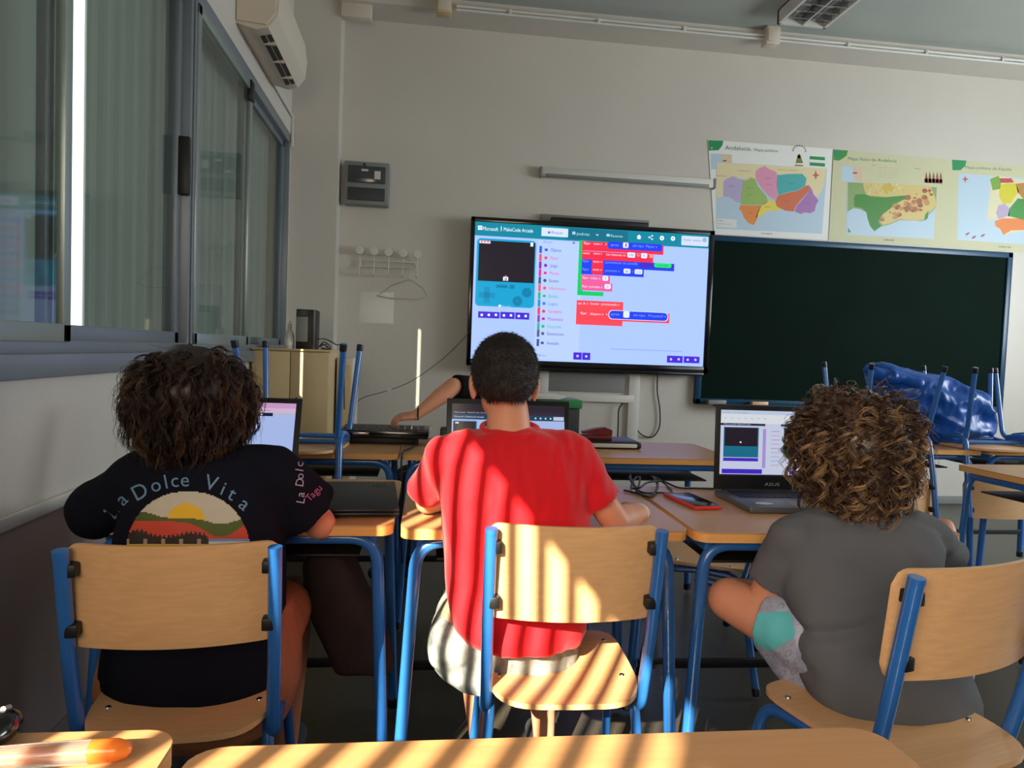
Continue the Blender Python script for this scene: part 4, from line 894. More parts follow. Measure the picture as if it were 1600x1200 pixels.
stk = D.build('sticker', 'print_matt', None); attach(stk, [o for o in COL.objects if o.get('label', '').startswith('open grey laptop')][0])
t = thing('closed_laptop', (-0.175, 1.98, 0.75), 'closed black laptop lying on the left desk', 'laptop')
Mr = Matrix.Translation((-0.185, 1.975, 0.76)) @ Matrix.Rotation(radians(4), 4, 'Z')
MB().xbox(Mr, (0.25, 0.375, 0.010), 0.004).build('base', 'black_plastic', t)
MB().xbox(Mr @ Matrix.Translation((0, 0, 0.0095)), (0.25, 0.375, 0.008), 0.0035).build('lid', 'black_plastic', t)
D = Decal((-0.115, 2.105, 0.7742), (1, 0, 0), (0, 1, 0), (0, 0, 1), 0.0002); D.disc(0, 0, 0.028, rgb(96, 112, 84), 0.022, 20); D.lay(); D.disc(0, 0, 0.023, rgb(24, 24, 24), 0.017, 20); D.lay(); D.text('hp', -0.014, -0.006, 0.018, rgb(96, 112, 84), 0.028); D.build('logo_print', 'print_matt', t)
# phone in a red case
t = thing('mobile_phone', (0.80, 2.03, 0.75), 'mobile phone in a red case lying between the laptops', 'phone')
Mp = Matrix.Translation((0.805, 2.02, 0.756)) @ Matrix.Rotation(radians(7), 4, 'Z')
MB().xbox(Mp, (0.088, 0.20, 0.010), 0.004).build('case', 'phone_red', t); MB().xbox(Mp @ Matrix.Translation((0.002, 0, 0.0046)), (0.078, 0.186, 0.003), 0.001).build('glass_screen', 'black_gloss', t)
# tangled charger cables on the middle desk
m = MB()
def zp(x, y, z=0.7545): return P(x, y, Z=z)
m.tube(spline([zp(1116, 764), zp(1090, 763), zp(1060, 762), zp(1035, 752, .758), zp(1012, 754, .766), zp(1000, 762, .77), zp(986, 762), zp(992, 748), zp(1000, 746), zp(996, 762), zp(988, 756), zp(984, 745, .76), zp(1000, 768), zp(1030, 770), zp(1050, 770), zp(1040, 757), zp(1022, 745), zp(1027, 760), zp(1018, 776), zp(1000, 772), zp(975, 766)], 6), 0.0033, 7)
m.tube(spline([zp(985, 742), zp(990, 760), zp(1006, 775), zp(1022, 770), zp(1028, 754), zp(1018, 744)], 6), 0.003, 7)
tag(m.build('charger_cable', 'cable'), 'tangled black charger cable on the desk beside the red shirted child', 'cable')
# things on the second row
t = thing('old_laptop', (-0.10, 3.25, 0.75), 'black open keyboard machine under the reaching hand', 'laptop')
MB().xbox(Matrix.Translation((-0.16, 3.27, 0.797)) @ Matrix.Rotation(radians(-4), 4, 'Z'), (0.40, 0.26, 0.034), 0.006).build('base', 'black_gloss', t)
m = MB()
for r in range(4):
    for k in range(12): m.box((-0.34+k*0.03, 3.19+r*0.04, 0.8135), (-0.316+k*0.03, 3.22+r*0.04, 0.818))
m.build('keyboard', 'dark_grey_plastic', t)['kind'] = 'stuff'
MB().xbox(Matrix.Translation((-0.16, 3.25, 0.7655)), (0.3, 0.14, 0.031), 0.004).build('battery_base', 'black_plastic', t)
MB().xbox(Matrix.Translation((-0.26, 3.143, 0.800)), (0.07, 0.012, 0.012), 0.003).build('chrome_catch', 'steel', t)
t = thing('power_adapter', (0.06, 3.2, 0.75), 'black power adapter box with a white label beside the keyboard machine', 'adapter')
MB().box((0.085, 3.12, 0.75), (0.19, 3.22, 0.83), 0.008).build('case', 'black_plastic', t); MB().box((0.115, 3.118, 0.765), (0.13, 3.121, 0.82)).build('label', 'paper', t)
tag(MB().tube(spline([(-0.02, 3.16, 0.757), (-0.04, 3.02, 0.757), (-0.07, 2.90, 0.757), (-0.075, 2.885, 0.72), (-0.07, 2.88, 0.5), (-0.06, 2.9, 0.3)], 6), 0.004, 6).build('drooping_cable', 'cable'), 'black cable hanging over the front edge of the second row desk', 'cable')
t = thing('document_box', (0.66, 3.3, 0.75), 'green and grey document box behind the laptop of the red shirted child', 'box')
MB().box((0.54, 3.24, 0.75), (0.73, 3.44, 0.925), 0.006).build('body', 'dark_grey_plastic', t)
MB().box((0.53, 3.23, 0.925), (0.74, 3.45, 0.965), 0.008).build('lid', 'green_folder', t)
m = MB()
for k in range(5): m.xbox(Matrix.Translation((0.53+0.004*k, 3.32, 0.968+0.003*k)) @ Matrix.Rotation(radians(3*k-5), 4, 'Z'), (0.22, 0.19, 0.0022))
tag(m.build('paper_stack', 'paper', smooth=False), 'few loose white sheets on top of the green document box', 'papers')
t = thing('tablet_case', (0.86, 3.3, 0.75), 'flat black case with a pale edge lying below the television', 'case')
MB().box((0.72, 3.16, 0.7505), (1.01, 3.38, 0.784), 0.012).build('cover', 'black_plastic', t); MB().box((0.75, 3.152, 0.758), (0.985, 3.17, 0.776), 0.004).build('pale_edge', 'white_plastic', t)
t = thing('stapler', (0.81, 3.27, 0.784), 'small dark red stapler on top of the black case', 'stapler')
MB().box((0.735, 3.22, 0.784), (0.885, 3.27, 0.806), 0.006).build('base', 'dark_red', t); MB().prism([(0.745, 0.812), (0.885, 0.806), (0.885, 0.83), (0.85, 0.843), (0.80, 0.835), (0.745, 0.82)], 'y', 3.225, 3.265).build('arm', 'dark_red', t)
# dark bag hanging between the desks
t = thing('school_bag', (-0.13, 1.85, 0.70), 'dark school bag hanging between the left and middle desks', 'bag')
def bag(co): return 0.012*noise.noise(co*9)
c0 = P(520, 900, Y=1.95); c1 = P(565, 1010, Y=1.92)
remesh('body', MB().loft([(P(510, 850, Y=1.96), 0.045, 0.05, 4, 0), (P(518, 880, Y=1.96), 0.07, 0.07, 4, 0), (P(535, 940, Y=1.95), 0.085, 0.085, 4, 0), (P(556, 1000, Y=1.94), 0.086, 0.085, 4, 0), (P(572, 1040, Y=1.93), 0.078, 0.08, 4, 0)]), 'bag_dark', t, 0.008, 5, bag)
MB().tube(spline([P(508, 850, Y=1.95), P(512, 835, Y=1.95), P(525, 832, Y=1.95), P(530, 850, Y=1.95)], 6), 0.006, 8).build('strap', 'bag_dark', t)
# blue plastic bag over the upturned chairs
t = thing('blue_plastic_bag', (2.95, 3.5, 0.78), 'crumpled blue plastic bag lying among the upturned chairs', 'bag')
secs = [(P(1440, 690, Y=3.78), .17, .12), (P(1470, 670, Y=3.78), .28, .17), (P(1462, 640, Y=3.78), .32, .19), (P(1450, 615, Y=3.78), .31, .18), (P(1415, 592, Y=3.78), .22, .14), (P(1385, 575, Y=3.78), .12, .09), (P(1372, 570, Y=3.78), .05, .05)]
def crum(co): return 0.030*(0.4-abs(noise.noise(V((co.x*6+co.z*4, co.y*6, co.z*9)))))*2+0.007*(0.4-abs(noise.noise(co*17+V((3, 1, 2)))))*2
remesh('bag_film', MB().loft([(c, a, b, 2.2, 0) for c, a, b in secs]), 'blue_bag', t, 0.010, 2, crum)
remesh('bag_handle', MB().cap(P(1352, 578, Y=3.7), 0.012, P(1430, 600, Y=3.65), 0.03), 'blue_bag', t, 0.008, 2, crum)
# pen at bottom left and black mouse
t = thing('marker_pen', P(100, 1178, Z=0.76), 'clear and orange marker pen shining on the bottom left desk', 'pen')
a, b = P(-30, 1186, Z=0.762), P(206, 1170, Z=0.762); q = b-a
MB().tube([a, a+q*0.3, a+q*0.72], [0.0105, 0.0115, 0.0115], 18).build('barrel', 'clear_plastic', t)
MB().tube([a+q*0.72, a+q*0.9, a+q*0.97, b], [0.0116, 0.0110, 0.008, 0.003], 18).build('cap', 'orange_plastic', t)
MB().tube([a+q*0.02, a+q*0.70], 0.005, 10).build('ink_core', 'orange_plastic', t)
t = thing('computer_mouse', P(-3, 1140, Z=0.77), 'black glossy mouse at the left edge of the picture on the near desk', 'mouse')
p = P(-6, 1142, Z=0.765); MB().ell((p.x, p.y, 0.766), (0.020, 0.034, 0.016)).build('shell', 'black_gloss', t); MB().tube([(p.x, p.y+0.012, 0.782), (p.x, p.y+0.024, 0.778)], 0.003, 8).build('wheel', 'grey_plastic', t)
# ---------------------------------------------------------------- people
K = 1.0
def PP(x, y, Y): return P(x, y, Y=Y*K)
def sec(xl, xr, y, Y, hd, e=2.5, yaw=0.0):
    a = PP(xl, y, Y=Y); b = PP(xr, y, Y=Y); return ((a+b)/2, (b.x-a.x)/2, hd, e, yaw)
def shrink(secs, k=0.86): return [(c, hw*k, hd*k, e, yw) for c, hw, hd, e, yw in secs]
def head_matrix(c, yaw=0.0, nod=0.0, roll=0.0):
    return Matrix.Translation(c) @ Matrix.Rotation(yaw, 4, 'Z') @ Matrix.Rotation(-nod, 4, 'X') @ Matrix.Rotation(roll, 4, 'Y')
def add_head(mb, M, s=1.0):
    R3 = M.to_3x3()
    def E_(c, r): mb.ell(M @ (V(c)*s), V(r)*s, R3)
    E_((0, -0.012, 0.022), (0.073, 0.092, 0.082)); E_((0, -0.022, -0.018), (0.058, 0.058, 0.052))
    E_((0, 0.030, -0.035), (0.058, 0.060, 0.075)); E_((0, 0.045, -0.082), (0.038, 0.040, 0.032))
    mb.cap(M @ V((0, 0.083*s, -0.005*s)), 0.008*s, M @ V((0, 0.100*s, -0.034*s)), 0.012*s, 12)
    mb.cap(M @ V((-0.02*s, 0.088*s, -0.062*s)), 0.007*s, M @ V((0.02*s, 0.088*s, -0.062*s)), 0.007*s, 10)
    for k in (-1, 1):
        e = Matrix.Rotation(radians(-18*k), 3, 'Z')
        mb.ell(M @ (V((0.076*k, -0.004, -0.024))*s), V((0.009, 0.021, 0.033))*s, R3 @ e); mb.ell(M @ (V((0.083*k, -0.014, -0.016))*s), V((0.006, 0.012, 0.026))*s, R3 @ e)
        mb.cap(M @ (V((0.018*k, 0.078, 0.012))*s), 0.010*s, M @ (V((0.045*k, 0.066, 0.010))*s), 0.009*s, 10)
def add_face(M, s, body):
    for k in (-1, 1):
        c = M @ (V((0.030*k, 0.083, -0.008))*s); e = MB().ell(c, (0.0115*s,)*3, seg=14, rings=8).build('eye', 'eye_white', body)
        MB().ell(M @ (V((0.030*k, 0.0925, -0.009))*s), (0.0055*s, 0.003*s, 0.0055*s), M.to_3x3(), 12, 8).build('iris', 'iris', e)
    MB().ell(M @ (V((0, 0.0935, -0.063))*s), (0.021*s, 0.005*s, 0.006*s), M.to_3x3(), 16, 8).build('mouth', 'lip', body)
def add_arm(mb, sh, el, wr, s=1.0, r=(0.040, 0.033, 0.019)):
    mb.cap(sh, r[0]*s, el, r[1]*s); d = V(wr)-V(el); mb.cap(el, r[1]*s, V(el)+d*0.35, (r[1]+0.001)*s); mb.cap(V(el)+d*0.3, (r[1]+0.001)*s, wr, r[2]*s)
def add_hand(mb, wr, d, up, side, s=1.0, curl=25, spread=4):
    d = V(d).normalized(); up = V(up); up = (up-d*up.dot(d)).normalized(); lat = d.cross(up)*side   # lat points to the thumb side
    wr = V(wr); mb.cap(wr, 0.019*s, wr+d*0.02*s, 0.020*s)
    for i, (o, L, r) in enumerate(((0.024, .040, .0080), (0.008, .045, .0082), (-0.008, .041, .0078), (-0.023, .032, .0068))):
        b = wr+d*0.018*s+lat*o*0.7*s; kn = wr+d*(0.068-abs(o-0.008)*0.25)*s+lat*o*s
        mb.cap(b, 0.013*s, kn, 0.0105*s); p = kn; a = radians(curl*0.6); f = (d*cos(radians(spread*(i-1.5)))-lat*sin(radians(spread*(i-1.5))))
        for j, q in enumerate((0.46, 0.30, 0.24)):
            dr = f*cos(a)-up*sin(a); n = p+dr*L*q*s*1.5; mb.cap(p, (r-0.0006*j)*s, n, (r-0.0006*(j+1))*s, 14); p = n; a += radians(curl)
    b = wr+d*0.022*s+lat*0.020*s-up*0.004*s; k1 = b+(d*0.62+lat*0.70-up*0.25).normalized()*0.032*s; k2 = k1+(d*0.88+lat*0.35-up*0.3).normalized()*0.026*s; k3 = k2+(d*0.95-up*0.4).normalized()*0.018*s
    mb.cap(b, 0.013*s, k1, 0.0098*s, 14); mb.cap(k1, 0.0098*s, k2, 0.0088*s, 14); mb.cap(k2, 0.0088*s, k3, 0.0072*s, 14)
def add_leg(mb, hip, kn, an, s=1.0, r=(0.075, 0.052, 0.030)):
    mb.cap(hip, r[0]*s, kn, r[1]*s); m = V(kn).lerp(V(an), 0.3); mb.cap(kn, r[1]*s, m, r[1]*0.95*s); mb.cap(m, r[1]*0.95*s, an, r[2]*s)
def add_foot(mb, an, d, s=1.0):
    d = V(d).normalized(); a = V(an); mb.cap(a-V((0, 0, 0.03)), 0.030*s, a+d*0.05*s-V((0, 0, 0.04)), 0.030*s); mb.cap(a+d*0.05*s-V((0, 0, 0.04)), 0.030*s, a+d*0.13*s-V((0, 0, 0.05)), 0.026*s)
def shoe(an, d, body, s=1.0):
    d = V(d).normalized(); a = V(an); mb = MB(); mb.cap(a-V((0, 0, 0.035))-d*0.02, 0.040*s, a+d*0.06*s-V((0, 0, 0.045)), 0.040*s); mb.cap(a+d*0.05*s-V((0, 0, 0.045)), 0.040*s, a+d*0.15*s-V((0, 0, 0.052)), 0.034*s)
    o = remesh('shoe', mb, 'shoe', body, 0.006, 4)
    for v in o.data.vertices:
        w_ = v.co.z
        if w_ < 0.002: v.co.z = 0.002
    return o
def wrinkle(amp, fr, seed, st=(1, 1, 1)):
    sv = V((seed, seed*1.7, -seed))
    def f(co):
        q = V((co.x*st[0], co.y*st[1], co.z*st[2]))*fr+sv
        return amp*(noise.noise(q)+0.5*noise.noise(q*2.3)-0.25*abs(noise.noise(q*1.4+V((9, 9, 9))))*3)
    return f
def bvh_of(o):
    me = o.data; M = wm(o); return BVHTree.FromPolygons([M @ v.co for v in me.vertices], [tuple(p.vertices) for p in me.polygons])
def cast(bvh, x, y, off):
    d = (PP(x, y, Y=2)-EYE).normalized(); h = bvh.ray_cast(EYE+d*0.3, d)
    return (h[0]-d*off) if h[0] is not None else None
def print_grid(name, o, x0, x1, y0, y1, nx, ny, fn, off=0.0022, m='print_matt'):
    b = bvh_of(o); pts = {}; mb = MB(); idx = {}
    for j in range(ny):
        for i in range(nx):
            u = x0+(x1-x0)*(i+.5)/nx; v = y0+(y1-y0)*(j+.5)/ny; c = fn(u, v)
            if c is None: continue
            q = []
            for (a, e) in ((i, j), (i+1, j), (i+1, j+1), (i, j+1)):
                if (a, e) not in pts: pts[(a, e)] = cast(b, x0+(x1-x0)*a/nx, y0+(y1-y0)*e/ny, off)
                q.append(pts[(a, e)])
            if any(p is None for p in q) or max((q[k]-q[k-1]).length for k in range(4)) > 0.03: continue
            k0 = []
            for (a, e), p in zip(((i, j), (i+1, j), (i+1, j+1), (i, j+1)), q):
                if (a, e) not in idx: idx[(a, e)] = len(mb.v); mb.v.append(tuple(p))
                k0.append(idx[(a, e)])
            mb.f.append(tuple(k0)); mb.c.append(c)
    D = Decal((0, 0, 0), (1, 0, 0), (0, 0, 1), (0, -1, 0)); D.mb = mb; r = D.build(name, m, o); r.data.shade_smooth(); return r
def print_letters(name, o, letters, col, off=0.003):
    "letters: (char, x, y, height px, angle)"
    b = bvh_of(o); mb = MB()
    for ch, x, y, h, ang in letters:
        vs, fs = text2d(ch)
        if not vs: continue
        sc = h/0.7; cx = (max(v[0] for v in vs)+min(v[0] for v in vs))/2; ca, sa = cos(ang), sin(ang); q = []
        for a, e in vs: a = (a-cx)*sc; e = e*sc; q.append(cast(b, x+a*ca-e*sa*-1*-1 if False else x+a*ca+e*sa, y+a*sa-e*ca, off))
        if any(p is None for p in q): continue
        mb.add(q, fs, col)
    D = Decal((0, 0, 0), (1, 0, 0), (0, 0, 1), (0, -1, 0)); D.mb = mb; r = D.build(name, 'print_matt', o); r['kind'] = 'stuff'; return r

def curly_hair(name, M, env, core, locks, per, seed, coil, pitch, drop, m, body, thick=0.0011, droop=0.0, loose=300, lenr=(0.5, 1.0)):
    "curls: bunches of thin strands winding together, over a dark scalp mass"
    rnd = random.Random(seed); R3 = M.to_3x3(); C = M.translation; verts = []; faces = []; tones = []
    for k in range(locks+loose):
        solo = k >= locks
        while True:
            d = V((rnd.gauss(0, 1), rnd.gauss(0, 1), rnd.gauss(0, 1))).normalized()
            if not (d.y > 0.35 and d.z < 0.45) and d.z > -0.97: break
        az = math.atan2(d.x, -d.y); el = math.asin(d.z); fac = (rnd.uniform(0.88, 1.03) if not solo else rnd.uniform(0.98, 1.10))*(1+0.07*noise.noise(d*3.2+V((seed, 0, 0))))
        ph = rnd.uniform(0, 6.28); cr = coil*rnd.uniform(0.65, 1.35)*(0.8 if solo else 1); L = rnd.uniform(*lenr)*(0.7 if solo else 1); hand = rnd.choice((-1, 1))
        NS = 22; dr = drop*L*rnd.uniform(0.7, 1.2); daz = rnd.gauss(0, 0.28)*L; turns = 2*pi*L*drop*0.15/pitch*rnd.uniform(.8, 1.25)*hand; tone = rnd.random()
        for q in range(1 if solo else per):
            off = V((rnd.gauss(0, 1), rnd.gauss(0, 1), rnd.gauss(0, 1)))*0.0017; pj = ph+rnd.gauss(0, 0.22); cj = cr*rnd.uniform(0.85, 1.1); pts = []; Lq = rnd.uniform(0.8, 1.0)
            for i in range(NS):
                t = i/(NS-1)*Lq; e = el-dr*t; a = az+daz*t; dd = V((sin(a)*cos(e), -cos(a)*cos(e), sin(e)))
                g = 0.60+0.40*(1-(1-t)**2.4); r = V((dd.x*env[0], dd.y*env[1], dd.z*env[2]))*(g*fac)
                if droop: r.z -= droop*t*max(0, 0.35-sin(e))
                down = V((0, 0, -1)); b1 = dd.cross(down)
                if b1.length < 1e-3: b1 = V((1, 0, 0))
                b1.normalize(); b2 = dd.cross(b1); w_ = min(1, t*3+0.1)*cj; th = pj+turns*t
                pts.append(r+dd*(w_*cos(th)*0.9)+b1*(w_*sin(th))+off*(0.6+t*0.9))
            base = len(verts); tn = min(1, max(0, tone+rnd.gauss(0, 0.10)))
            for i, p in enumerate(pts):
                v_ = pts[min(i+1, NS-1)]-pts[max(i-1, 0)]; e1 = v_.cross(V((0.3, 0.2, 1)))
                if e1.length < 1e-8: e1 = V((1, 0, 0))
                e1.normalize(); e2 = e1.cross(v_).normalized(); rr = thick*(1.0-0.7*(i/(NS-1))**2)*(0.6 if solo else 1)
                for cc_, ss_ in ((1, 0), (-0.5, 0.866), (-0.5, -0.866)): verts.append(C+R3 @ (p+e1*(rr*cc_*1.3)+e2*(rr*ss_))); tones.append(tn*(0.35+0.65*i/NS))
            for i in range(NS-1):
                for j in range(3): a_ = base+i*3; faces.append((a_+j, a_+(j+1) % 3, a_+3+(j+1) % 3, a_+3+j))
    mb = MB(); mb.ell((0, 0, 0), core, seg=32, rings=20); cv = []
    for v in mb.v:
        v = V(v); f = 1+0.12*noise.noise(v*22)
        if v.y > 0: v.y *= 0.35
        if v.y > 0.0 and v.z < 0: v.x *= 0.8
        cv.append(C+R3 @ (v*f))
    nb = len(verts); verts += cv; tones += [0.0]*len(cv); faces += [tuple(i+nb for i in f) for f in mb.f]
    me = bpy.data.meshes.new(name); me.from_pydata([tuple(v) for v in verts], [], faces); me.update(); me.shade_smooth()
    at = me.attributes.new('tone', 'FLOAT', 'POINT'); at.data.foreach_set('value', tones)
    o = link(name, me, m, body); o['kind'] = 'stuff'; return o

K = 1.045
# ---- child in the red shirt -------------------------------------------------
p2 = thing('person', (0.2, 1.58, 0), 'child with short dark hair in a red t-shirt, seated on the middle chair', 'person', 'children working at laptops')
SH = [sec(765, 832, 668, 1.645, 0.050, 2.2), sec(735, 868, 677, 1.64, 0.062, 2.3), sec(700, 905, 694, 1.635, 0.075, 2.5), sec(684, 918, 722, 1.63, 0.090, 2.5), sec(685, 920, 770, 1.62, 0.100, 2.5),
      sec(690, 922, 840, 1.61, 0.100, 2.5), sec(695, 922, 905, 1.60, 0.102, 2.5), sec(700, 918, 945, 1.585, 0.122, 2.5), sec(704, 914, 972, 1.585, 0.140, 2.4), sec(722, 902, 990, 1.59, 0.148, 2.4)]
HM2 = head_matrix(PP(788, 592, Y=1.665), radians(-3), radians(14))
mb = MB(); mb.loft(shrink(SH[2:])); add_head(mb, HM2, 0.98)
mb.cap(PP(795, 690, Y=1.645), 0.058, PP(794, 640, Y=1.66), 0.050)
mb.cap(PP(745, 700, Y=1.64), 0.034, PP(850, 702, Y=1.64), 0.034)
sl, el_, wl = PP(698, 716, Y=1.64), PP(668, 783, Y=1.75), PP(738, 768, Y=1.93)
sr, er, wr_ = PP(890, 714, Y=1.64), PP(962, 815, Y=1.63), PP(1005, 800, Y=1.79)
add_arm(mb, sl, el_, wl); add_hand(mb, wl, (0.15, 1, -0.05), (0, 0, 1), 1, 0.88, 22)
add_arm(mb, sr, er, wr_, r=(0.040, 0.036, 0.021)); add_hand(mb, wr_, (-0.18, 0.8, 0.12), (0.15, -0.5, 1), -1, 0.95, 48)
hl, hr = PP(735, 1000, Y=1.60), PP(845, 1005, Y=1.60); hl.z = hr.z = 0.53
kl, kr = V((0.15, 2.0, 0.50)), V((0.35, 2.0, 0.50)); al, ar = V((0.19, 1.88, 0.10)), V((0.37, 1.93, 0.10))
add_leg(mb, hl, kl, al); add_leg(mb, hr, kr, ar)
body2 = remesh('body', mb, 'skin', p2, 0.005, 4); add_face(HM2, 0.98, body2)
mb = MB(); mb.loft(SH)
mb.cap(sl, 0.058, PP(663, 770, Y=1.715), 0.050, flat1=True); mb.cap(PP(730, 705, Y=1.64), 0.055, sl, 0.058)
mb.cap(sr, 0.062, PP(934, 788, Y=1.635), 0.067, flat1=True); mb.cap(PP(850, 705, Y=1.64), 0.055, sr, 0.062)
wk = wrinkle(0.0065, 11, 2, (1.8, 1, 0.6))
shirt2 = remesh('t_shirt', mb, 'shirt_red', p2, 0.006, 7, wk)
cc = PP(797, 668, Y=1.645); MB().tube([cc+V((0.068*cos(a), 0.062*sin(a), -0.002+0.012*sin(a))) for a in [2*pi*k/28 for k in range(28)]], 0.0075, 8, closed=True).build('collar', 'shirt_red', shirt2)
mb = MB(); mb.loft([sec(712, 895, 965, 1.60, 0.09), sec(685, 900, 990, 1.61, 0.115), sec(672, 902, 1010, 1.62, 0.128), sec(675, 896, 1035, 1.62, 0.140), sec(700, 876, 1051, 1.62, 0.13)])
mb.cap(PP(712, 1008, Y=1.57), 0.070, hl.lerp(kl, 0.75), 0.075, flat1=True); mb.cap(hr, 0.088, hr.lerp(kr, 0.75), 0.075, flat1=True)
remesh('shorts', mb, 'shorts_camo', p2, 0.006, 7, wrinkle(0.004, 18, 5))
shoe(al, (0, 1, 0), body2, 0.95); shoe(ar, (0, 1, 0), body2, 0.95)
# short cropped hair
mb = MB(); mb.ell((0, 0, 0), (1, 1, 1), seg=72, rings=48); R3 = HM2.to_3x3(); hv = []; rnd = random.Random(4)
def scalp(d, s=0.98):
    z = d.z; y = d.y; ax = abs(d.x)
    low = -0.93 if y < -0.30 else (-0.93+(y+0.30)*2.1 if y < 0.3 else 0.30)
    t = (z-low)/0.10; t = max(0, min(1, t)); t = t*t*(3-2*t)
    r = V((0.073*d.x, 0.092*d.y, 0.082*d.z)); 
    k = 1.0
    if z < 0 and y < 0.2: r = V((0.073*d.x*(1+0.10*(-z)), 0.090*d.y*(1+0.05*(-z)), 0.092*d.z)); 
    if y < 0: r *= 1+0.16*max(0, -z)*min(1, -y*1.6)
    off = -0.008+t*0.0165
    return (V((0, -0.012, 0.022))+r+d*off)*s, t
for v in mb.v:
    q, t = scalp(V(v).normalized()); hv.append(HM2 @ q)
fs = list(mb.f); vs = hv
for k in range(5200):
    d = V((rnd.gauss(0, 1), rnd.gauss(0, 1)-0.3, rnd.gauss(0, 1))).normalized(); q, t = scalp(d)
    if t < 0.4: continue
    a = HM2 @ q; dirn = (R3 @ (d*0.8+V((rnd.gauss(0, .3), rnd.gauss(0, .3)-0.1, -0.75+rnd.gauss(0, .2))))).normalized(); b = a+dirn*rnd.uniform(0.006, 0.013); e = dirn.orthogonal().normalized()*0.0007; g_ = dirn.cross(e).normalized()*0.0007
    n = len(vs); vs += [a+e, a-e*0.5+g_, a-e*0.5-g_, b]; fs += [(n, n+1, n+3), (n+1, n+2, n+3), (n+2, n, n+3)]
me = bpy.data.meshes.new('hair'); me.from_pydata([tuple(v) for v in vs], [], fs); me.update(); me.shade_smooth(); o = link('hair', me, 'hair_black', body2); o['kind'] = 'stuff'
# wrist band
b_ = PP(1003, 806, Y=1.775); dv = (wr_-er).normalized(); e1 = dv.orthogonal().normalized(); e2 = dv.cross(e1)
wc = er.lerp(wr_, 0.86); MB().tube([wc+(e1*cos(2*pi*k/20)+e2*sin(2*pi*k/20))*0.0245 for k in range(20)], 0.003, 8, closed=True).build('wristband', 'white_plastic', p2)

K = 1.05
# ---- child in the navy print shirt ------------------------------------------
p1 = thing('person', (-0.45, 1.55, 0), 'child with big dark curly hair in a navy t-shirt with a sunset back print', 'person', 'children working at laptops')
SH = [sec(285, 392, 702, 1.61, 0.052, 2.2), sec(245, 418, 714, 1.60, 0.070, 2.3), sec(212, 436, 735, 1.60, 0.090, 2.5), sec(192, 446, 775, 1.59, 0.110), sec(184, 446, 830, 1.58, 0.118), sec(178, 445, 900, 1.565, 0.122),
      sec(168, 448, 980, 1.555, 0.130), sec(162, 452, 1045, 1.545, 0.140), sec(185, 440, 1092, 1.54, 0.140), sec(230, 405, 1112, 1.54, 0.12)]
HM1 = head_matrix(PP(305, 628, Y=1.66), radians(-6), radians(16))
mb = MB(); mb.loft(shrink(SH[1:])); add_head(mb, HM1, 1.0)
mb.cap(PP(335, 725, Y=1.60), 0.055, PP(318, 670, Y=1.64), 0.050)
sl, el_, wl = PP(225, 748, Y=1.60), PP(143, 802, Y=1.68), PP(205, 782, Y=1.93)
sr, er, wr_ = PP(425, 742, Y=1.60), PP(500, 818, Y=1.655), PP(440, 790, Y=1.93)
add_arm(mb, sl, el_, wl, r=(.045, .036, .021)); add_hand(mb, wl, (0.3, 1, -0.05), (0, 0, 1), 1, 0.9, 22)
add_arm(mb, sr, er, wr_, r=(.045, .038, .021)); add_hand(mb, wr_, (-0.3, 1, -0.05), (0, 0, 1), -1, 0.9, 22)
hl, hr = PP(235, 1060, Y=1.56), PP(385, 1060, Y=1.56); hl.z = hr.z = 0.50
kl, kr = V((hl.x-0.05, 1.99, 0.49)), V((hr.x+0.04, 1.99, 0.49)); al, ar = V((kl.x, 1.93, 0.10)), V((kr.x, 1.93, 0.10))
add_leg(mb, hl, kl, al); add_leg(mb, hr, kr, ar)
body1 = remesh('body', mb, 'skin', p1, 0.0055, 4); add_face(HM1, 1.0, body1)
mb = MB(); mb.loft(SH); mb.cap(PP(260, 735, Y=1.6), 0.06, sl, 0.068); mb.cap(sl, 0.068, PP(150, 798, Y=1.67), 0.068, flat1=False)
mb.cap(PP(390, 735, Y=1.6), 0.06, sr, 0.070); mb.cap(sr, 0.070, PP(484, 800, Y=1.645), 0.078, flat1=True)
shirt1 = remesh('t_shirt', mb, 'shirt_navy', p1, 0.006, 7, wrinkle(0.004, 11, 8, (1, 1, 1)))
mb = MB(); mb.loft([sec(185, 455, 940, 1.58, 0.12), sec(165, 468, 1000, 1.58, 0.15), sec(158, 470, 1060, 1.58, 0.165), sec(180, 455, 1110, 1.59, 0.165), sec(220, 420, 1130, 1.60, 0.14)])
mb.cap(hl, 0.088, hl.lerp(kl, 0.72), 0.078, flat1=True); mb.cap(hr+V((0.02, 0, 0)), 0.092, hr.lerp(kr, 0.72), 0.078, flat1=True)
remesh('shorts', mb, 'shorts_tan', p1, 0.006, 7, wrinkle(0.004, 15, 3))
shoe(al, (0, 1, 0), body1); shoe(ar, (0, 1, 0), body1)
curly_hair('hair', head_matrix(PP(300, 618, Y=1.62)), (0.150, 0.152, 0.132), (0.122, 0.125, 0.112), 420, 8, 11, 0.0075, 0.060, 1.35, 'hair_dark', body1, 0.0010, droop=0.055, loose=420)
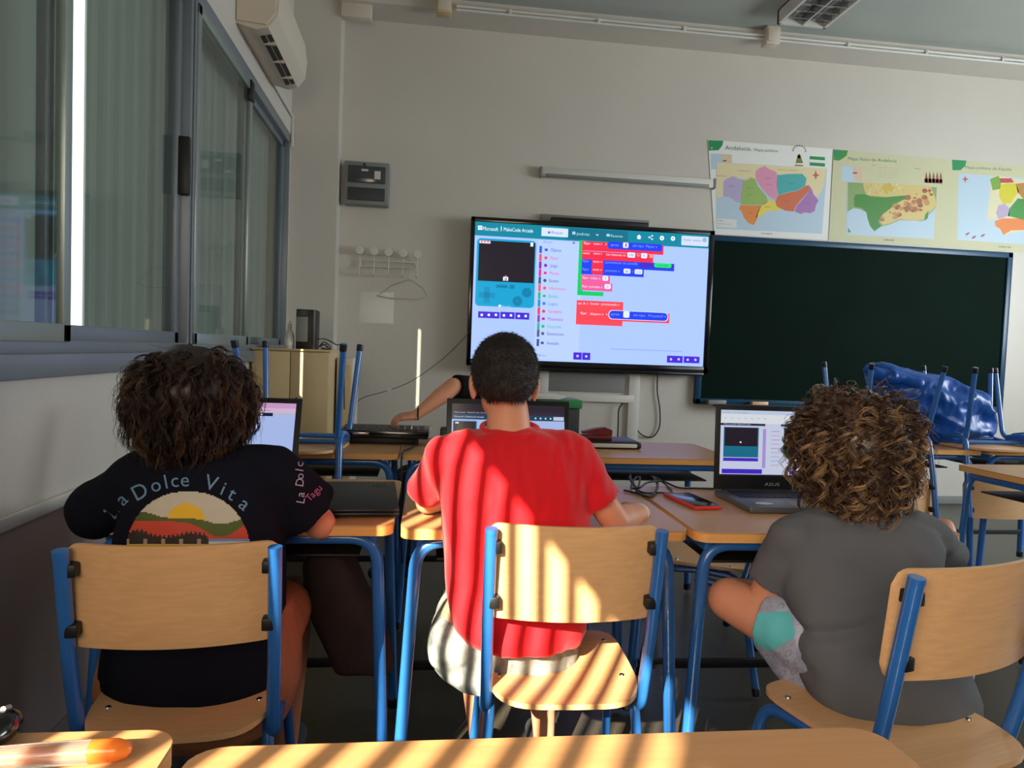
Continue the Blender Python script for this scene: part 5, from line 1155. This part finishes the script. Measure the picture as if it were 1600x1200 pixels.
# print on the back: sun over hills under an arch, and the lettering
def sunset(x, y):
    u = (x-294)/97.5; 
    if abs(u) > 1: return None
    top = 865-97*(1-abs(u)**2.2)**0.5 if y < 865 else 0
    if y < top: return None
    g1 = 805-7*sin((x-197)/95*pi)*(1 if x < 292 else -0.3)+(0 if x < 292 else (x-292)*0.10) if x < 292 else 811+9*sin((x-292)/55*pi*0.9)*0.6
    g1 = 810-10*math.exp(-((x-222)/26)**2)+9*math.exp(-((x-345)/26)**2)
    g2 = 815-2*math.exp(-((x-235)/30)**2)+24*math.exp(-((x-345)/34)**2)-6*math.exp(-((x-395)/16)**2)
    if y < g1:
        return rgb(240, 190, 40) if ((x-291)**2+(y-816)**2) < 29.5**2 else rgb(206, 196, 178)
    if y < g2: return rgb(84, 96, 36)
    tr = 838-10*math.exp(-((x-215)/20)**2)-6*math.exp(-((x-300)/22)**2)+2.5*sin(x*0.9)
    if y < (tr if x < 325 else 842): return rgb(204, 70, 48)
    if y < 850:
        if x > 325: return rgb(120, 150, 200) if y < 847 else rgb(220, 214, 206)
        return rgb(178, 150, 130) if (int(x/7) % 4 == 0 and y > 841) else rgb(48, 34, 30)
    return rgb(226, 180, 44) if x < 330 else rgb(206, 200, 190)
print_grid('sunset_print', shirt1, 196, 392, 766, 866, 98, 50, sunset)
LT = []
for ch, x in (('L', 184), ('a', 197), ('D', 224), ('o', 246), ('l', 261), ('c', 274), ('e', 289), ('V', 327), ('i', 345), ('t', 358), ('a', 376)):
    u = max(-0.985, min(0.985, (x-289)/117.0)); y = 866-106*sqrt(1-u*u)
    if ch == 'L': y = 806
    if ch == 'a' and x < 200: y = 787
    an = math.atan2(106*u, 117*sqrt(1-u*u)+1e-6); LT.append((ch, x, y, 24 if ch in 'DLV' else 22, an*0.9))
print_letters('lettering', shirt1, LT, rgb(112, 150, 184))
print_letters('sleeve_lettering', shirt1, [(ch, 476-1.0*k*0.5+0.02*k*k, 783-9.5*k, 13, radians(-80)) for k, ch in enumerate('La Dolce')], rgb(178, 170, 190))
print_letters('sleeve_signature', shirt1, [(ch, 487+5*k, 781-5*k, 11, radians(-48)) for k, ch in enumerate('Tagu')], rgb(180, 100, 150))

K = 1.02
# ---- child in the grey shirt -------------------------------------------------
p3 = thing('person', (0.95, 1.42, 0), 'child with light brown curls in a grey t-shirt and pale swirl print shorts', 'person', 'children working at laptops')
SH = [sec(1290, 1400, 794, 1.52, 0.050, 2.2), sec(1250, 1432, 804, 1.515, 0.070, 2.3), sec(1228, 1450, 822, 1.51, 0.088, 2.5), sec(1220, 1462, 860, 1.50, 0.105), sec(1226, 1470, 915, 1.475, 0.112), sec(1240, 1480, 970, 1.45, 0.115),
      sec(1248, 1494, 1030, 1.425, 0.125), sec(1262, 1512, 1082, 1.41, 0.135), sec(1268, 1512, 1122, 1.40, 0.135), sec(1300, 1485, 1144, 1.40, 0.115)]
HM3 = head_matrix(PP(1338, 705, Y=1.56), radians(4), radians(18))
mb = MB(); mb.loft(shrink(SH[1:], 0.78)); add_head(mb, HM3, 1.0)
mb.cap(PP(1345, 815, Y=1.51), 0.055, PP(1340, 755, Y=1.54), 0.050)
sl, el_, wl = PP(1243, 838, Y=1.50), PP(1196, 925, Y=1.58), PP(1290, 935, Y=1.74)
sr, er, wr_ = PP(1442, 838, Y=1.52), PP(1486, 888, Y=1.62), PP(1478, 822, Y=1.80)
add_arm(mb, sl, el_, wl, r=(.044, .036, .021)); add_hand(mb, wl, (1, 0.5, -0.1), (0, 0, 1), 1, 0.9, 22)
add_arm(mb, sr, er, wr_, r=(.044, .034, .021)); add_hand(mb, wr_, (-0.5, 0.8, 0.1), (0, 0, 1), -1, 0.9, 30)
hl, hr = PP(1310, 1060, Y=1.43), PP(1450, 1070, Y=1.44); hl.z = 0.53; hr.z = 0.52
kl, kr = PP(1140, 936, Y=1.66), V((hr.x+0.14, 1.84, 0.48)); al, ar = PP(1330, 1010, Y=1.80), V((hr.x+0.16, 1.80, 0.10)); al.z = 0.50
add_leg(mb, hl, kl, al, r=(0.078, 0.054, 0.03)); add_leg(mb, hr, kr, ar)
body3 = remesh('body', mb, 'skin', p3, 0.0055, 4); add_face(HM3, 1.0, body3)
mb = MB(); mb.loft(SH); mb.cap(PP(1280, 828, Y=1.505), 0.058, sl, 0.060); mb.cap(sl, 0.060, PP(1206, 905, Y=1.56), 0.060, flat1=True)
mb.cap(PP(1410, 828, Y=1.51), 0.058, sr, 0.060); mb.cap(sr, 0.060, PP(1476, 876, Y=1.59), 0.058, flat1=True)
def gw(co, f=wrinkle(0.008, 8, 21, (0.8, 1, 1.4))):
    q = f(co); s_ = (co.z-0.62)*1.0-(co.x-0.93)*0.35   # diagonal folds above the waist
    return q-0.010*math.exp(-(s_/0.013)**2)*(1 if co.x < 0.98 else 0.3)+0.006*math.exp(-((s_+0.03)/0.02)**2)
shirt3 = remesh('t_shirt', mb, 'shirt_grey', p3, 0.006, 7, gw)
mb = MB(); mb.loft([sec(1275, 1490, 1020, 1.46, 0.12), sec(1262, 1500, 1070, 1.45, 0.14), sec(1290, 1495, 1120, 1.45, 0.14), sec(1320, 1470, 1140, 1.45, 0.12)])
mb.cap(hl, 0.096, hl.lerp(kl, 0.62), 0.078, flat1=True); mb.cap(hr, 0.09, hr.lerp(kr, 0.75), 0.078, flat1=True)
shorts3 = remesh('shorts', mb.cap(PP(1215, 1000, Y=1.55), 0.055, PP(1290, 1085, Y=1.44), 0.065), 'shorts_swirl', p3, 0.006, 6, wrinkle(0.004, 15, 13))
def turq(x, y):
    u = (x-1205)/37.0; v = (y-984)/30.0; return rgb(96, 196, 200) if u*u+v*v+0.25*u*v < 1+0.15*sin(5*math.atan2(v, u)) else None
print_grid('turquoise_patch', shorts3, 1162, 1250, 945, 1022, 44, 38, turq)
def swirl(x, y):
    g = math.hypot(((x+y*0.3) % 17)-8, ((y+x*0.2) % 15)-7); u = (x-1205)/37.0; v = (y-984)/30.0
    return rgb(140, 146, 160) if 3.6 < g < 5.2 and u*u+v*v > 1.35 else None
print_grid('swirl_print', shorts3, 1140, 1260, 940, 1080, 110, 128, swirl, off=0.0015)
shoe(ar, (0, 1, 0), body3)
curly_hair('hair', head_matrix(PP(1337, 697, Y=1.53)), (0.148, 0.150, 0.156), (0.120, 0.122, 0.130), 480, 9, 23, 0.0135, 0.040, 1.05, 'hair_brown', body3, 0.0011, droop=0.045, loose=350)

K = 1.0
# ---- person behind, reaching to the keyboard --------------------------------
p4 = thing('person', (0.33, 3.66, 0), 'person in black hidden behind the red shirted child, bare arm reaching left to a keyboard', 'person')
SH = [sec(762, 806, 606, 3.62, 0.06, 2.2), sec(748, 818, 616, 3.62, 0.12, 2.4), sec(740, 826, 650, 3.62, 0.16), sec(740, 826, 720, 3.62, 0.15), sec(738, 826, 790, 3.62, 0.16)]
HM4 = head_matrix(PP(786, 566, Y=3.62), radians(80), radians(14))
sh4, el4, wr4 = PP(762, 612, Y=3.50), PP(708, 604, Y=3.36), PP(650, 649, Y=3.27)
mb = MB(); mb.loft(shrink(SH)); add_head(mb, HM4, 1.05); mb.cap(PP(785, 612, Y=3.62), 0.055, PP(785, 580, Y=3.62), 0.052)
mb.cap(sh4, 0.045, el4, 0.042); mb.cap(el4, 0.042, el4.lerp(wr4, 0.35), 0.040); mb.cap(el4.lerp(wr4, 0.35), 0.040, wr4, 0.024)
add_hand(mb, wr4, (-1, -0.05, -0.12), (0, -0.3, 1), 1, 1.05, 38)
hp = V((0.33, 3.56, 0.50)); hq = V((0.33, 3.72, 0.50))
add_leg(mb, hp, V((-0.08, 3.58, 0.50)), V((-0.06, 3.58, 0.10))); add_leg(mb, hq, V((-0.08, 3.76, 0.50)), V((-0.06, 3.76, 0.10)))
body4 = remesh('body', mb, 'skin', p4, 0.0055, 4); add_face(HM4, 1.05, body4)
mb = MB(); mb.loft(SH); mb.cap(sh4, 0.065, el4.lerp(sh4, 0.05), 0.060, flat1=True); mb.loft([(V((0.34, 3.64, 0.42)), 0.15, 0.17, 2.4, 0), (V((0.34, 3.64, 0.62)), 0.15, 0.16, 2.4, 0)])
remesh('t_shirt', mb, 'shirt_black', p4, 0.007, 6, wrinkle(0.004, 10, 4))
mb = MB()
for y in (3.56, 3.74): mb.cap((0.33, y, 0.50), 0.085, (-0.06, y+0.02, 0.50), 0.068); mb.cap((-0.07, y+0.02, 0.49), 0.065, (-0.06, y+0.02, 0.13), 0.05)
remesh('trousers', mb, 'trousers_dark', p4, 0.008, 5)
shoe(V((-0.06, 3.58, 0.10)), (-1, 0, 0), body4); shoe(V((-0.06, 3.76, 0.10)), (-1, 0, 0), body4)
mb = MB(); mb.ell(HM4 @ V((0, -0.02, 0.03)), (0.082, 0.098, 0.09), HM4.to_3x3(), 32, 20); mb.v = [tuple(v) for v in mb.v]
mb.build('hair', 'hair_black', body4)
MB().tube([wr4.lerp(el4, 0.06)+V((0.002*cos(a), 0.027*cos(a), 0.027*sin(a))) for a in [2*pi*k/18 for k in range(18)]], 0.004, 8, closed=True).build('bracelet', 'black_plastic', p4)
place(chair_proto, (0.37, 3.65, 0), radians(90), 'wooden school chair under the person in black behind the second row', 'other chairs')
